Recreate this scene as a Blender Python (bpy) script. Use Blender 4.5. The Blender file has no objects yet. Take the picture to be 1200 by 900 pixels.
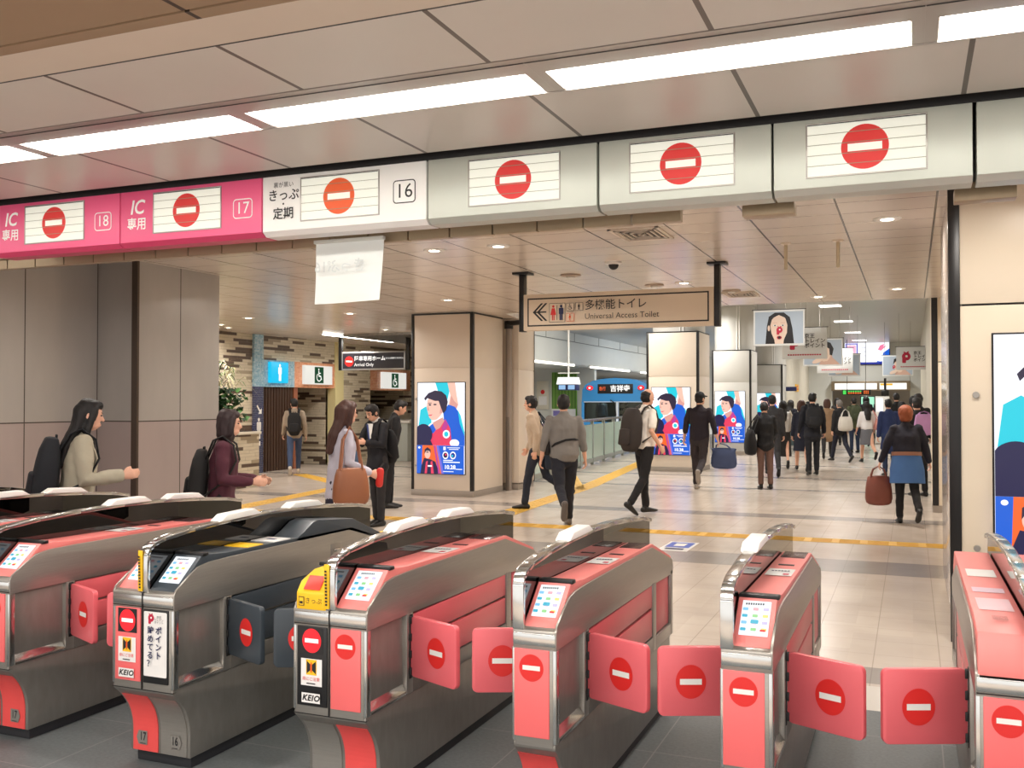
import bpy, bmesh, math, random
from mathutils import Vector, Matrix, Euler, noise as mnoise

random.seed(7)
SC = bpy.context.scene
C = SC.collection
PI = math.pi
R = math.radians

# ------------------------------------------------------------------ materials
MATS = {}


def srgb(r, g, b):
    f = lambda c: (c / 255 / 12.92) if c / 255 <= 0.04045 else ((c / 255 + 0.055) / 1.055) ** 2.4
    return (f(r), f(g), f(b), 1.0)


def mat(name, col, rough=0.5, metal=0.0, noise=0.0, nscale=8.0, stretch=None, emit=0.0, spec=0.5, coat=0.0, bump=0.0, ebase=.12):
    """Procedural principled material; noise varies the colour a little, bump uses the same noise."""
    if name in MATS:
        return MATS[name]
    m = bpy.data.materials.new(name)
    m.use_nodes = True
    nt = m.node_tree
    b = nt.nodes['Principled BSDF']
    c = srgb(*col)
    b.inputs['Base Color'].default_value = c
    b.inputs['Roughness'].default_value = rough
    b.inputs['Metallic'].default_value = metal
    b.inputs['Specular IOR Level'].default_value = spec
    b.inputs['Coat Weight'].default_value = coat
    if emit:
        b.inputs['Base Color'].default_value = (c[0] * ebase, c[1] * ebase, c[2] * ebase, 1)
        b.inputs['Emission Color'].default_value = c
        b.inputs['Emission Strength'].default_value = emit
    if noise or bump:
        tc = nt.nodes.new('ShaderNodeTexCoord')
        mp = nt.nodes.new('ShaderNodeMapping')
        if stretch:
            mp.inputs['Scale'].default_value = stretch
        nz = nt.nodes.new('ShaderNodeTexNoise')
        nz.inputs['Scale'].default_value = nscale
        nz.inputs['Detail'].default_value = 4
        nt.links.new(tc.outputs['Object'], mp.inputs['Vector'])
        nt.links.new(mp.outputs['Vector'], nz.inputs['Vector'])
        if noise:
            mx = nt.nodes.new('ShaderNodeMix')
            mx.data_type = 'RGBA'
            k = 1 - noise
            mx.inputs[6].default_value = (c[0] * k, c[1] * k, c[2] * k, 1)
            k = 1 + noise * 0.6
            mx.inputs[7].default_value = (min(1, c[0] * k), min(1, c[1] * k), min(1, c[2] * k), 1)
            nt.links.new(nz.outputs['Fac'], mx.inputs[0])
            nt.links.new(mx.outputs[2], b.inputs['Base Color'])
        if bump:
            bp = nt.nodes.new('ShaderNodeBump')
            bp.inputs['Strength'].default_value = bump
            bp.inputs['Distance'].default_value = 0.01
            nt.links.new(nz.outputs['Fac'], bp.inputs['Height'])
            nt.links.new(bp.outputs['Normal'], b.inputs['Normal'])
    MATS[name] = m
    return m


class NT:
    """tiny node helper for the patterned surfaces"""

    def __init__(s, name):
        s.m = bpy.data.materials.new(name)
        s.m.use_nodes = True
        s.nt = s.m.node_tree
        s.b = s.nt.nodes['Principled BSDF']
        s.tc = s.nt.nodes.new('ShaderNodeTexCoord')
        s.sep = s.nt.nodes.new('ShaderNodeSeparateXYZ')
        s.nt.links.new(s.tc.outputs['Object'], s.sep.inputs[0])
        s.x, s.y, s.z = s.sep.outputs[0], s.sep.outputs[1], s.sep.outputs[2]
        MATS[name] = s.m

    def put(s, sock, v):
        if hasattr(v, 'is_output') or isinstance(v, bpy.types.NodeSocket):
            s.nt.links.new(v, sock)
        else:
            sock.default_value = v

    def math(s, op, a, b=0.0, c=0.0):
        n = s.nt.nodes.new('ShaderNodeMath')
        n.operation = op
        s.put(n.inputs[0], a)
        s.put(n.inputs[1], b)
        s.put(n.inputs[2], c)
        return n.outputs[0]

    def line(s, v, period, off, w):
        """1 on joints of width w repeating every period"""
        t = s.math('SUBTRACT', v, off)
        t = s.math('DIVIDE', t, period)
        t = s.math('FRACT', t)
        t = s.math('SUBTRACT', t, 0.5)
        t = s.math('ABSOLUTE', t)
        return s.math('GREATER_THAN', t, 0.5 - w / period / 2)

    def band(s, v, a, b):
        return s.math('MULTIPLY', s.math('GREATER_THAN', v, a), s.math('LESS_THAN', v, b))

    def mx(s, f, a, b):
        n = s.nt.nodes.new('ShaderNodeMix')
        n.data_type = 'RGBA'
        s.put(n.inputs[0], f)
        s.put(n.inputs[6], a)
        s.put(n.inputs[7], b)
        return n.outputs[2]

    def noise(s, scale, stretch=(1, 1, 1), detail=4):
        mp = s.nt.nodes.new('ShaderNodeMapping')
        mp.inputs['Scale'].default_value = stretch
        s.nt.links.new(s.tc.outputs['Object'], mp.inputs['Vector'])
        nz = s.nt.nodes.new('ShaderNodeTexNoise')
        nz.inputs['Scale'].default_value = scale
        nz.inputs['Detail'].default_value = detail
        s.nt.links.new(mp.outputs['Vector'], nz.inputs['Vector'])
        return nz.outputs['Fac']

    def cell(s, u, v, pu, pv, stagger=0.5):
        """random value per brick"""
        row = s.math('FLOOR', s.math('DIVIDE', v, pv))
        sh = s.math('MULTIPLY', s.math('FRACT', s.math('MULTIPLY', row, 0.381)), 1.0)
        uu = s.math('ADD', s.math('DIVIDE', u, pu), sh)
        col = s.math('FLOOR', uu)
        cx = s.nt.nodes.new('ShaderNodeCombineXYZ')
        s.put(cx.inputs[0], col)
        s.put(cx.inputs[1], row)
        wn = s.nt.nodes.new('ShaderNodeTexWhiteNoise')
        wn.noise_dimensions = '2D'
        s.nt.links.new(cx.outputs[0], wn.inputs['Vector'])
        return wn.outputs['Value'], s.math('FRACT', uu), s.math('FRACT', s.math('DIVIDE', v, pv))

    def fin(s, col, rough=0.4, metal=0.0, spec=0.5):
        s.put(s.b.inputs['Base Color'], col)
        s.put(s.b.inputs['Roughness'], rough)
        s.b.inputs['Metallic'].default_value = metal
        s.b.inputs['Specular IOR Level'].default_value = spec
        return s.m


def glass_mat(name, tint, refl=0.12, rough=0.02):
    """see-through sheet: tinted transparency with a Fresnel gloss"""
    m = bpy.data.materials.new(name)
    m.use_nodes = True
    nt = m.node_tree
    nt.nodes.remove(nt.nodes['Principled BSDF'])
    out = nt.nodes['Material Output']
    t = nt.nodes.new('ShaderNodeBsdfTransparent')
    t.inputs[0].default_value = srgb(*tint)
    g = nt.nodes.new('ShaderNodeBsdfGlossy')
    g.inputs['Color'].default_value = (1, 1, 1, 1)
    g.inputs['Roughness'].default_value = rough
    lw = nt.nodes.new('ShaderNodeFresnel')
    lw.inputs['IOR'].default_value = 1.5
    ad = nt.nodes.new('ShaderNodeMath')
    ad.operation = 'ADD'
    ad.inputs[1].default_value = refl
    ad.use_clamp = True
    mx = nt.nodes.new('ShaderNodeMixShader')
    nt.links.new(lw.outputs[0], ad.inputs[0])
    nt.links.new(ad.outputs[0], mx.inputs[0])
    nt.links.new(t.outputs[0], mx.inputs[1])
    nt.links.new(g.outputs[0], mx.inputs[2])
    nt.links.new(mx.outputs[0], out.inputs[0])
    MATS[name] = m
    return m


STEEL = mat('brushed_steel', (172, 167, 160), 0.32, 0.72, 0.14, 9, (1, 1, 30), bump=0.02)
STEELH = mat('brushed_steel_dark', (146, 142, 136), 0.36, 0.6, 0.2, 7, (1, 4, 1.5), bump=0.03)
CHROME = mat('polished_steel', (205, 205, 203), 0.2, 1.0, 0.05, 20)
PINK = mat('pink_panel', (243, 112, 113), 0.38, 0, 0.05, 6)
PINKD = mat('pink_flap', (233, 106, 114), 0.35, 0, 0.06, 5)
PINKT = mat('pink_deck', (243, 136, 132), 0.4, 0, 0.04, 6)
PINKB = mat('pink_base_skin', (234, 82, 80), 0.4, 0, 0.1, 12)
RED = mat('sign_red', (222, 40, 38), 0.45, 0, 0.03, 9)
REDO = mat('sign_orange', (236, 90, 24), 0.45, 0, 0.03, 9)
WHITE = mat('paint_white', (238, 236, 232), 0.5, 0, 0.03, 9)
BLACK = mat('black_plastic', (22, 22, 24), 0.4, 0, 0.1, 12)
BLACKT = mat('black_trim', (26, 24, 24), 0.35, 0, 0.1, 6)
DGREY = mat('dark_grey_plastic', (52, 58, 64), 0.35, 0, 0.06, 8)
SLATE = mat('slate_grey_panel', (58, 66, 74), 0.4, 0, 0.06, 8)
YEL = mat('yellow_plastic', (250, 196, 30), 0.4, 0, 0.05, 8)
YELT = mat('tactile_yellow', (214, 168, 60), 0.55, 0, 0.12, 6, bump=0.2)
INK = mat('print_black', (28, 26, 28), 0.5, 0, 0.04, 9)
NAVYI = mat('print_navy', (32, 38, 84), 0.5, 0, 0.04, 9)
LOGO = mat('print_crimson', (190, 24, 62), 0.5, 0, 0.04, 9)
PLATE = mat('number_plate_grey', (132, 128, 122), 0.45, 0.1, 0.08, 9)
LIT = mat('lit_white', (255, 252, 246), 0.4, 0, emit=1.0)
LITR = mat('lit_red', (255, 30, 44), 0.4, 0, emit=1.0)
LCD = mat('lcd_white', (246, 250, 255), 0.3, 0, emit=0.9)
PLINTH = mat('plinth_dark', (40, 40, 44), 0.6, 0, 0.15, 9)
SMOKE = glass_mat('smoked_acrylic', (38, 35, 36), 0.04, 0.015)
GLASSP = glass_mat('clear_glass', (226, 240, 234), 0.03, 0.02)


# ------------------------------------------------------------------ mesh helpers
def sgnpow(v, p):
    return v if p == 1.0 else math.copysign(abs(v) ** p, v)


class MB:
    """collects shapes, then links them as ONE mesh object"""

    def __init__(s):
        s.bm = bmesh.new()
        s.mats = []

    def mi(s, m):
        if m not in s.mats:
            s.mats.append(m)
        return s.mats.index(m)

    def face(s, pts, m):
        try:
            f = s.bm.faces.new([s.bm.verts.new(p) for p in pts])
            f.material_index = s.mi(m)
            return f
        except ValueError:
            return None

    def box(s, x0, x1, y0, y1, z0, z1, m):
        return s.hull([(x0, y0, z0), (x1, y0, z0), (x1, y1, z0), (x0, y1, z0)],
                      [(x0, y0, z1), (x1, y0, z1), (x1, y1, z1), (x0, y1, z1)], m)

    def hull(s, a, b, m):
        """closed solid between two matching rings"""
        k = s.mi(m)
        va = [s.bm.verts.new(p) for p in a]
        vb = [s.bm.verts.new(p) for p in b]
        n = len(a)
        fs = [s.bm.faces.new(va[::-1]), s.bm.faces.new(vb)]
        for i in range(n):
            j = (i + 1) % n
            fs.append(s.bm.faces.new((va[i], va[j], vb[j], vb[i])))
        for f in fs:
            f.material_index = k
        return fs

    def prismx(s, prof, x0, x1, m):
        """profile of (y, z) extruded along x"""
        return s.hull([(x0, y, z) for y, z in prof], [(x1, y, z) for y, z in prof], m)

    def prismz(s, prof, z0, z1, m):
        return s.hull([(x, y, z0) for x, y in prof], [(x, y, z1) for x, y in prof], m)

    def prismy(s, prof, y0, y1, m):
        return s.hull([(x, y0, z) for x, z in prof], [(x, y1, z) for x, z in prof], m)

    def loft(s, path, rads, m, n=12, lat=(1, 0, 0), cap=True, pw=1.0, ck=0.9):
        """tube of elliptical rings with rounded ends; rads are (across, deep)"""
        path = [Vector(p) for p in path]
        rads = [(r, r) if not isinstance(r, (tuple, list)) else r for r in rads]
        k = s.mi(m)
        rings = []
        N = len(path)
        for i, p in enumerate(path):
            t = (path[min(i + 1, N - 1)] - path[max(i - 1, 0)]).normalized()
            u = Vector(lat)
            u = u - u.dot(t) * t
            if u.length < 0.15:
                u = Vector((0, 1, 0)) - Vector((0, 1, 0)).dot(t) * t
            u.normalize()
            v = t.cross(u)
            rings.append((p, t, u, v, rads[i]))
        seq = []
        if cap:
            p, t, u, v, r = rings[0]
            rm = min(r) * ck
            for a in (66, 36):
                seq.append((p - t * rm * math.sin(R(a)), u, v, (r[0] * math.cos(R(a)), r[1] * math.cos(R(a)))))
        for p, t, u, v, r in rings:
            seq.append((p, u, v, r))
        if cap:
            p, t, u, v, r = rings[-1]
            rm = min(r) * ck
            for a in (36, 66):
                seq.append((p + t * rm * math.sin(R(a)), u, v, (r[0] * math.cos(R(a)), r[1] * math.cos(R(a)))))
        vs = []
        for p, u, v, r in seq:
            vs.append([s.bm.verts.new(p + u * (r[0] * sgnpow(math.cos(2 * PI * i / n), pw)) + v * (r[1] * sgnpow(math.sin(2 * PI * i / n), pw))) for i in range(n)])
        for a, b in zip(vs, vs[1:]):
            for i in range(n):
                j = (i + 1) % n
                f = s.bm.faces.new((a[i], a[j], b[j], b[i]))
                f.material_index = k
        f = s.bm.faces.new(vs[0][::-1]); f.material_index = k
        f = s.bm.faces.new(vs[-1]); f.material_index = k

    def tube(s, path, r, m, n=8):
        s.loft(path, [r] * len(path), m, n, cap=False)

    def ball(s, c, r, m, rot=None, nu=14, nv=9):
        k = s.mi(m)
        rx, ry, rz = r if isinstance(r, (tuple, list)) else (r, r, r)
        c = Vector(c)
        M = rot or Matrix.Identity(3)
        rows = []
        for j in range(1, nv):
            a = PI * j / nv
            rows.append([s.bm.verts.new(c + M @ Vector((rx * math.sin(a) * math.cos(2 * PI * i / nu), ry * math.sin(a) * math.sin(2 * PI * i / nu), rz * math.cos(a)))) for i in range(nu)])
        top = s.bm.verts.new(c + M @ Vector((0, 0, rz)))
        bot = s.bm.verts.new(c + M @ Vector((0, 0, -rz)))
        for i in range(nu):
            j = (i + 1) % nu
            f = s.bm.faces.new((top, rows[0][i], rows[0][j])); f.material_index = k
            f = s.bm.faces.new((bot, rows[-1][j], rows[-1][i])); f.material_index = k
            for a, b in zip(rows, rows[1:]):
                f = s.bm.faces.new((a[i], b[i], b[j], a[j])); f.material_index = k

    def lathe(s, prof, m, c=(0, 0, 0), n=24):
        """profile (radius, z) around z, closed at both ends"""
        k = s.mi(m)
        c = Vector(c)
        vs = [[s.bm.verts.new(c + Vector((r * math.cos(2 * PI * i / n), r * math.sin(2 * PI * i / n), z))) for i in range(n)] for r, z in prof]
        for a, b in zip(vs, vs[1:]):
            for i in range(n):
                j = (i + 1) % n
                f = s.bm.faces.new((a[i], a[j], b[j], b[i])); f.material_index = k
        f = s.bm.faces.new(vs[0][::-1]); f.material_index = k
        f = s.bm.faces.new(vs[-1]); f.material_index = k

    def xform(s, M):
        bmesh.ops.transform(s.bm, matrix=M, verts=s.bm.verts[:])
        return s

    def build(s, name, parent=None, bev=0.0, seg=2, smooth=35, loc=None, label=None):
        bmesh.ops.recalc_face_normals(s.bm, faces=s.bm.faces[:])
        if bev:
            es = [e for e in s.bm.edges if len(e.link_faces) == 2 and e.calc_face_angle(0) > R(28)]
            bmesh.ops.bevel(s.bm, geom=es, offset=bev, segments=seg, profile=0.5, affect='EDGES', clamp_overlap=True)
        me = bpy.data.meshes.new(name)
        s.bm.to_mesh(me)
        s.bm.free()
        for m in s.mats:
            me.materials.append(m)
        return link(name, me, parent, smooth, loc, label)


def link(name, me, parent=None, smooth=35, loc=None, label=None):
    o = bpy.data.objects.new(name, me)
    C.objects.link(o)
    if smooth and len(me.polygons):
        me.polygons.foreach_set('use_smooth', [True] * len(me.polygons))
        me.set_sharp_from_angle(angle=R(smooth))
    if parent is not None:
        o.parent = parent
    if loc is not None:
        o.location = loc
    if label:
        o['label'] = label
    return o


def tag(o, label, cat, group=None, kind=None):
    o['label'] = label
    o['category'] = cat
    if group:
        o['group'] = group
    if kind:
        o['kind'] = kind
    return o


def thing(name, label, cat, loc=(0, 0, 0), rz=0.0, group=None):
    o = bpy.data.objects.new(name, None)
    C.objects.link(o)
    o.empty_display_size = 0.1
    o.location = loc
    o.rotation_euler = (0, 0, rz)
    return tag(o, label, cat, group)


def struct(o):
    o['kind'] = 'structure'
    return o


def dup(root, loc, rz=None, label=None, group=None):
    r = root.copy()
    C.objects.link(r)
    r.location = loc
    if rz is not None:
        r.rotation_euler = (0, 0, rz)
    if label:
        r['label'] = label
    if group:
        r['group'] = group
    for ch in list(root.children):
        c = ch.copy()
        C.objects.link(c)
        c.parent = r
        for g in list(ch.children):
            d = g.copy()
            C.objects.link(d)
            d.parent = c
    return r


def remesh(mb, voxel, smooth=4, amp=0.0, freq=20.0, aniso=(1, 1, 1)):
    """union of the collected closed shapes as one continuous skin"""
    bmesh.ops.recalc_face_normals(mb.bm, faces=mb.bm.faces[:])
    me = bpy.data.meshes.new('tmp')
    mb.bm.to_mesh(me)
    mb.bm.free()
    o = bpy.data.objects.new('tmp', me)
    C.objects.link(o)
    md = o.modifiers.new('r', 'REMESH')
    md.mode = 'VOXEL'
    md.voxel_size = voxel
    if smooth:
        ms = o.modifiers.new('s', 'SMOOTH')
        ms.factor = 0.5
        ms.iterations = smooth
    dg = bpy.context.evaluated_depsgraph_get()
    dg.update()
    out = bpy.data.meshes.new_from_object(o.evaluated_get(dg))
    bpy.data.objects.remove(o)
    bpy.data.meshes.remove(me)
    if amp:          # folds of cloth, strands of hair
        an = Vector(aniso)
        ns = [v.normal.copy() for v in out.vertices]
        for v, nv in zip(out.vertices, ns):
            q = Vector((v.co.x * an.x, v.co.y * an.y, v.co.z * an.z)) * freq
            v.co += nv * (mnoise.noise(q) * amp + mnoise.noise(q * 2.3) * amp * .4)
    out.materials.clear()
    for m in mb.mats[:1]:
        out.materials.append(m)
    out.polygons.foreach_set('material_index', [0] * len(out.polygons))
    return out


def text_mesh(body, size, shear=0.0, bold=0.0, align='CENTER', spacing=1.0, linesp=1.0):
    cu = bpy.data.curves.new('t', 'FONT')
    cu.body = body
    cu.size = size
    cu.shear = shear
    cu.offset = bold
    cu.align_x = align
    cu.align_y = 'CENTER'
    cu.space_character = spacing
    cu.space_line = linesp
    cu.resolution_u = 3
    o = bpy.data.objects.new('t', cu)
    C.objects.link(o)
    dg = bpy.context.evaluated_depsgraph_get()
    dg.update()
    me = bpy.data.meshes.new_from_object(o.evaluated_get(dg))
    bpy.data.objects.remove(o)
    bpy.data.curves.remove(cu)
    return me


class Art:
    """flat print: layers of coloured shapes on one face, one mesh. Coordinates are metres on the face."""

    def __init__(s, step=0.0004):
        s.mb = MB()
        s.k = 0
        s.step = step

    def lift(s):
        s.k += 1
        return s.k * s.step

    def poly(s, pts, m):
        z = s.lift()
        s.mb.face([(x, y, z) for x, y in pts], m)
        return s

    def rect(s, x0, y0, x1, y1, m, r=0.0):
        if r <= 0:
            return s.poly([(x0, y0), (x1, y0), (x1, y1), (x0, y1)], m)
        return s.poly(rrect(x0, y0, x1, y1, r), m)

    def ell(s, cx, cy, rx, ry, m, n=28, rot=0.0):
        c, q = math.cos(rot), math.sin(rot)
        return s.poly([(cx + rx * math.cos(t) * c - ry * math.sin(t) * q, cy + rx * math.cos(t) * q + ry * math.sin(t) * c)
                       for t in (2 * PI * i / n for i in range(n))], m)

    def text(s, body, x, y, size, m, sx=1.0, rot=0.0, **kw):
        me = text_mesh(body, size, **kw)
        z = s.lift()
        k = s.mb.mi(m)
        M = Matrix.Translation((x, y, z)) @ Matrix.Rotation(rot, 4, 'Z') @ Matrix.Diagonal((sx, 1, 1, 1))
        vs = [s.mb.bm.verts.new(M @ v.co) for v in me.vertices]
        for p in me.polygons:
            try:
                f = s.mb.bm.faces.new([vs[i] for i in p.vertices])
                f.material_index = k
            except ValueError:
                pass
        bpy.data.meshes.remove(me)
        return s

    def outline(s, x0, y0, x1, y1, w, m, r=0.0, inner=None):
        s.rect(x0, y0, x1, y1, m, r)
        return s.rect(x0 + w, y0 + w, x1 - w, y1 - w, inner, max(0, r - w))

    def noentry(s, cx, cy, r, red=None, bar=None, rx=None):
        rx = rx or r
        s.ell(cx, cy, rx, r, red or RED, 40)
        s.rect(cx - rx * 0.72, cy - r * 0.17, cx + rx * 0.72, cy + r * 0.17, bar or WHITE)
        return s

    def build(s, name, parent, M, label=None):
        s.mb.bm.normal_update()
        me = bpy.data.meshes.new(name)
        s.mb.bm.to_mesh(me)
        s.mb.bm.free()
        for m in s.mb.mats:
            me.materials.append(m)
        me.transform(M)
        return link(name, me, parent, 0, None, label)


def rrect(x0, y0, x1, y1, r, n=5):
    pts = []
    for cx, cy, a in ((x1 - r, y0 + r, -90), (x1 - r, y1 - r, 0), (x0 + r, y1 - r, 90), (x0 + r, y0 + r, 180)):
        for i in range(n + 1):
            t = R(a + 90 * i / n)
            pts.append((cx + r * math.cos(t), cy + r * math.sin(t)))
    return pts


def face_front(x, y, z):      # print facing -Y
    return Matrix.Translation((x, y, z)) @ Matrix.Rotation(R(90), 4, 'X')


def face_back(x, y, z):       # print facing +Y
    return Matrix.Translation((x, y, z)) @ Matrix.Rotation(R(180), 4, 'Z') @ Matrix.Rotation(R(90), 4, 'X')


def face_right(x, y, z):      # print facing +X
    return Matrix.Translation((x, y, z)) @ Matrix.Rotation(R(90), 4, 'Z') @ Matrix.Rotation(R(90), 4, 'X')


def face_left(x, y, z):       # print facing -X
    return Matrix.Translation((x, y, z)) @ Matrix.Rotation(R(-90), 4, 'Z') @ Matrix.Rotation(R(90), 4, 'X')


def p_logo(a, x, y, h, m=None, hole=None):
    """the point-service mark: a rounded P with a small hole and two leaves"""
    m = m or LOGO
    a.rect(x - 0.34 * h, y - 0.5 * h, x - 0.02 * h, y + 0.1 * h, m, 0.08 * h)
    a.ell(x, y + 0.08 * h, 0.36 * h, 0.36 * h, m)
    a.ell(x + 0.02 * h, y + 0.1 * h, 0.1 * h, 0.1 * h, hole or WHITE)
    a.poly([(x, y + 0.42 * h), (x + 0.16 * h, y + 0.56 * h), (x + 0.24 * h, y + 0.44 * h), (x + 0.1 * h, y + 0.38 * h)], m)
    a.poly([(x - 0.02 * h, y + 0.42 * h), (x - 0.2 * h, y + 0.54 * h), (x - 0.24 * h, y + 0.42 * h), (x - 0.1 * h, y + 0.38 * h)], m)


def man_picto(a, x, y, h, m, skirt=False):
    a.ell(x, y + 0.42 * h, 0.085 * h, 0.085 * h, m, 16)
    if skirt:
        a.poly([(x - .1 * h, y + .3 * h), (x + .1 * h, y + .3 * h), (x + .2 * h, y - .14 * h), (x - .2 * h, y - .14 * h)], m)
        a.rect(x - .09 * h, y - .5 * h, x - .02 * h, y - .1 * h, m)
        a.rect(x + .02 * h, y - .5 * h, x + .09 * h, y - .1 * h, m)
    else:
        a.rect(x - .16 * h, y - .1 * h, x + .16 * h, y + .31 * h, m, 0.05 * h)
        a.rect(x - .11 * h, y - .5 * h, x - .012 * h, y, m)
        a.rect(x + .012 * h, y - .5 * h, x + .11 * h, y, m)


def chair_picto(a, x, y, h, m):
    """wheelchair symbol"""
    a.ell(x - .05 * h, y + .42 * h, .065 * h, .065 * h, m, 14)
    a.poly([(x - .09 * h, y + .33 * h), (x - .01 * h, y + .33 * h), (x + .02 * h, y - .02 * h), (x + .22 * h, y - .02 * h),
            (x + .33 * h, y - .3 * h), (x + .26 * h, y - .34 * h), (x + .16 * h, y - .1 * h), (x - .06 * h, y - .1 * h)], m)
    a.rect(x - .03 * h, y + .12 * h, x + .2 * h, y + .18 * h, m)
    pts = []
    for r, rng in ((.3, range(0, 26)), (.235, range(25, -1, -1))):
        for i in rng:
            t = R(120 + 230 * i / 25)
            pts.append((x - .03 * h + r * h * math.cos(t), y - .14 * h + r * h * math.sin(t)))
    a.poly(pts, m)

# ------------------------------------------------------------------ ticket gates
Y0 = 3.22
UPPER = [(0.0, .70), (0.0, .765), (.012, .785), (.07, .822), (.145, .863), (.22, .874), (.37, .877), (1.37, .874), (1.785, .757), (1.805, .72), (1.79, .68), (1.44, .69), (1.36, .70)]
DECK = [(.02, .76), (.03, .778), (.18, .908), (.215, .908), (.34, .897), (1.40, .886), (1.775, .775), (1.79, .755), (1.4, .86), (.37, .86), (.22, .862), (.14, .85), (.06, .80)]
DECKX = [(.0, .75), (.0, .80), (.03, .885), (.23, .903), (1.72, .886), (1.83, .80), (1.83, .76), (1.4, .84), (.1, .84), (.03, .77)]
def _bz(p0, p1, p2, p3, n):
    o = []
    for i in range(n + 1):
        t = i / n
        o.append(tuple((1 - t) ** 3 * a + 3 * (1 - t) ** 2 * t * b + 3 * (1 - t) * t * t * c + t ** 3 * d for a, b, c, d in zip(p0, p1, p2, p3)))
    return o


CURVE = [(.107, .05)] + _bz((.107, .14), (.107, .24), (.06, .30), (0.0, .350), 14)
BASE = CURVE + [(0.0, .37), (1.74, .37), (1.74, .05)]
FIN = [(.035, .76), (.035, .93), (.06, .962), (.11, .980), (.30, .998), (.55, 1.010), (.85, 1.015), (1.15, 1.008), (1.45, .99), (1.70, .968), (1.84, .948), (1.855, .935), (1.855, .80), (1.79, .78), (1.40, .862), (.3, .862), (.2, .85)]
RAIL = [(.0, .765), (.0, .925), (.012, .955), (.045, .976), (.11, .992), (.30, 1.010), (.55, 1.022), (.85, 1.027), (1.15, 1.020), (1.45, 1.002), (1.70, .980), (1.85, .956)]


def bxs(mb, xa, xb, y0, y1, z0, z1, m):
    return mb.box(min(xa, xb), max(xa, xb), y0, y1, z0, z1, m)


def rail_shape(mb, x0, x1, m, t=.02):
    pts = RAIL
    inner = []
    for i, (y, z) in enumerate(pts):
        a = pts[max(i - 1, 0)]
        b = pts[min(i + 1, len(pts) - 1)]
        ty, tz = b[0] - a[0], b[1] - a[1]
        L = math.hypot(ty, tz)
        inner.append((y + tz / L * t, z - ty / L * t))
    for i in range(len(pts) - 1):
        q = [pts[i], pts[i + 1], inner[i + 1], inner[i]]
        mb.prismx(q, x0, x1, m)


ICONS = [mat('icon_blue', (130, 200, 245), .4, emit=.85), mat('icon_yellow', (246, 220, 120), .4, emit=.85), mat('icon_green', (150, 214, 140), .4, emit=.85),
         mat('icon_teal', (60, 180, 210), .4, emit=.85), mat('icon_violet', (200, 190, 232), .4, emit=.85), mat('icon_pink', (240, 170, 180), .4, emit=.85)]
LABELW = mat('label_white', (236, 234, 232), .4, 0, .03, 12)
LABELB = mat('label_bluegrey', (150, 170, 186), .4, 0, .03, 12)
DARKWIN = mat('dark_reader_window', (70, 44, 46), .25, 0, .05, 9)


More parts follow.
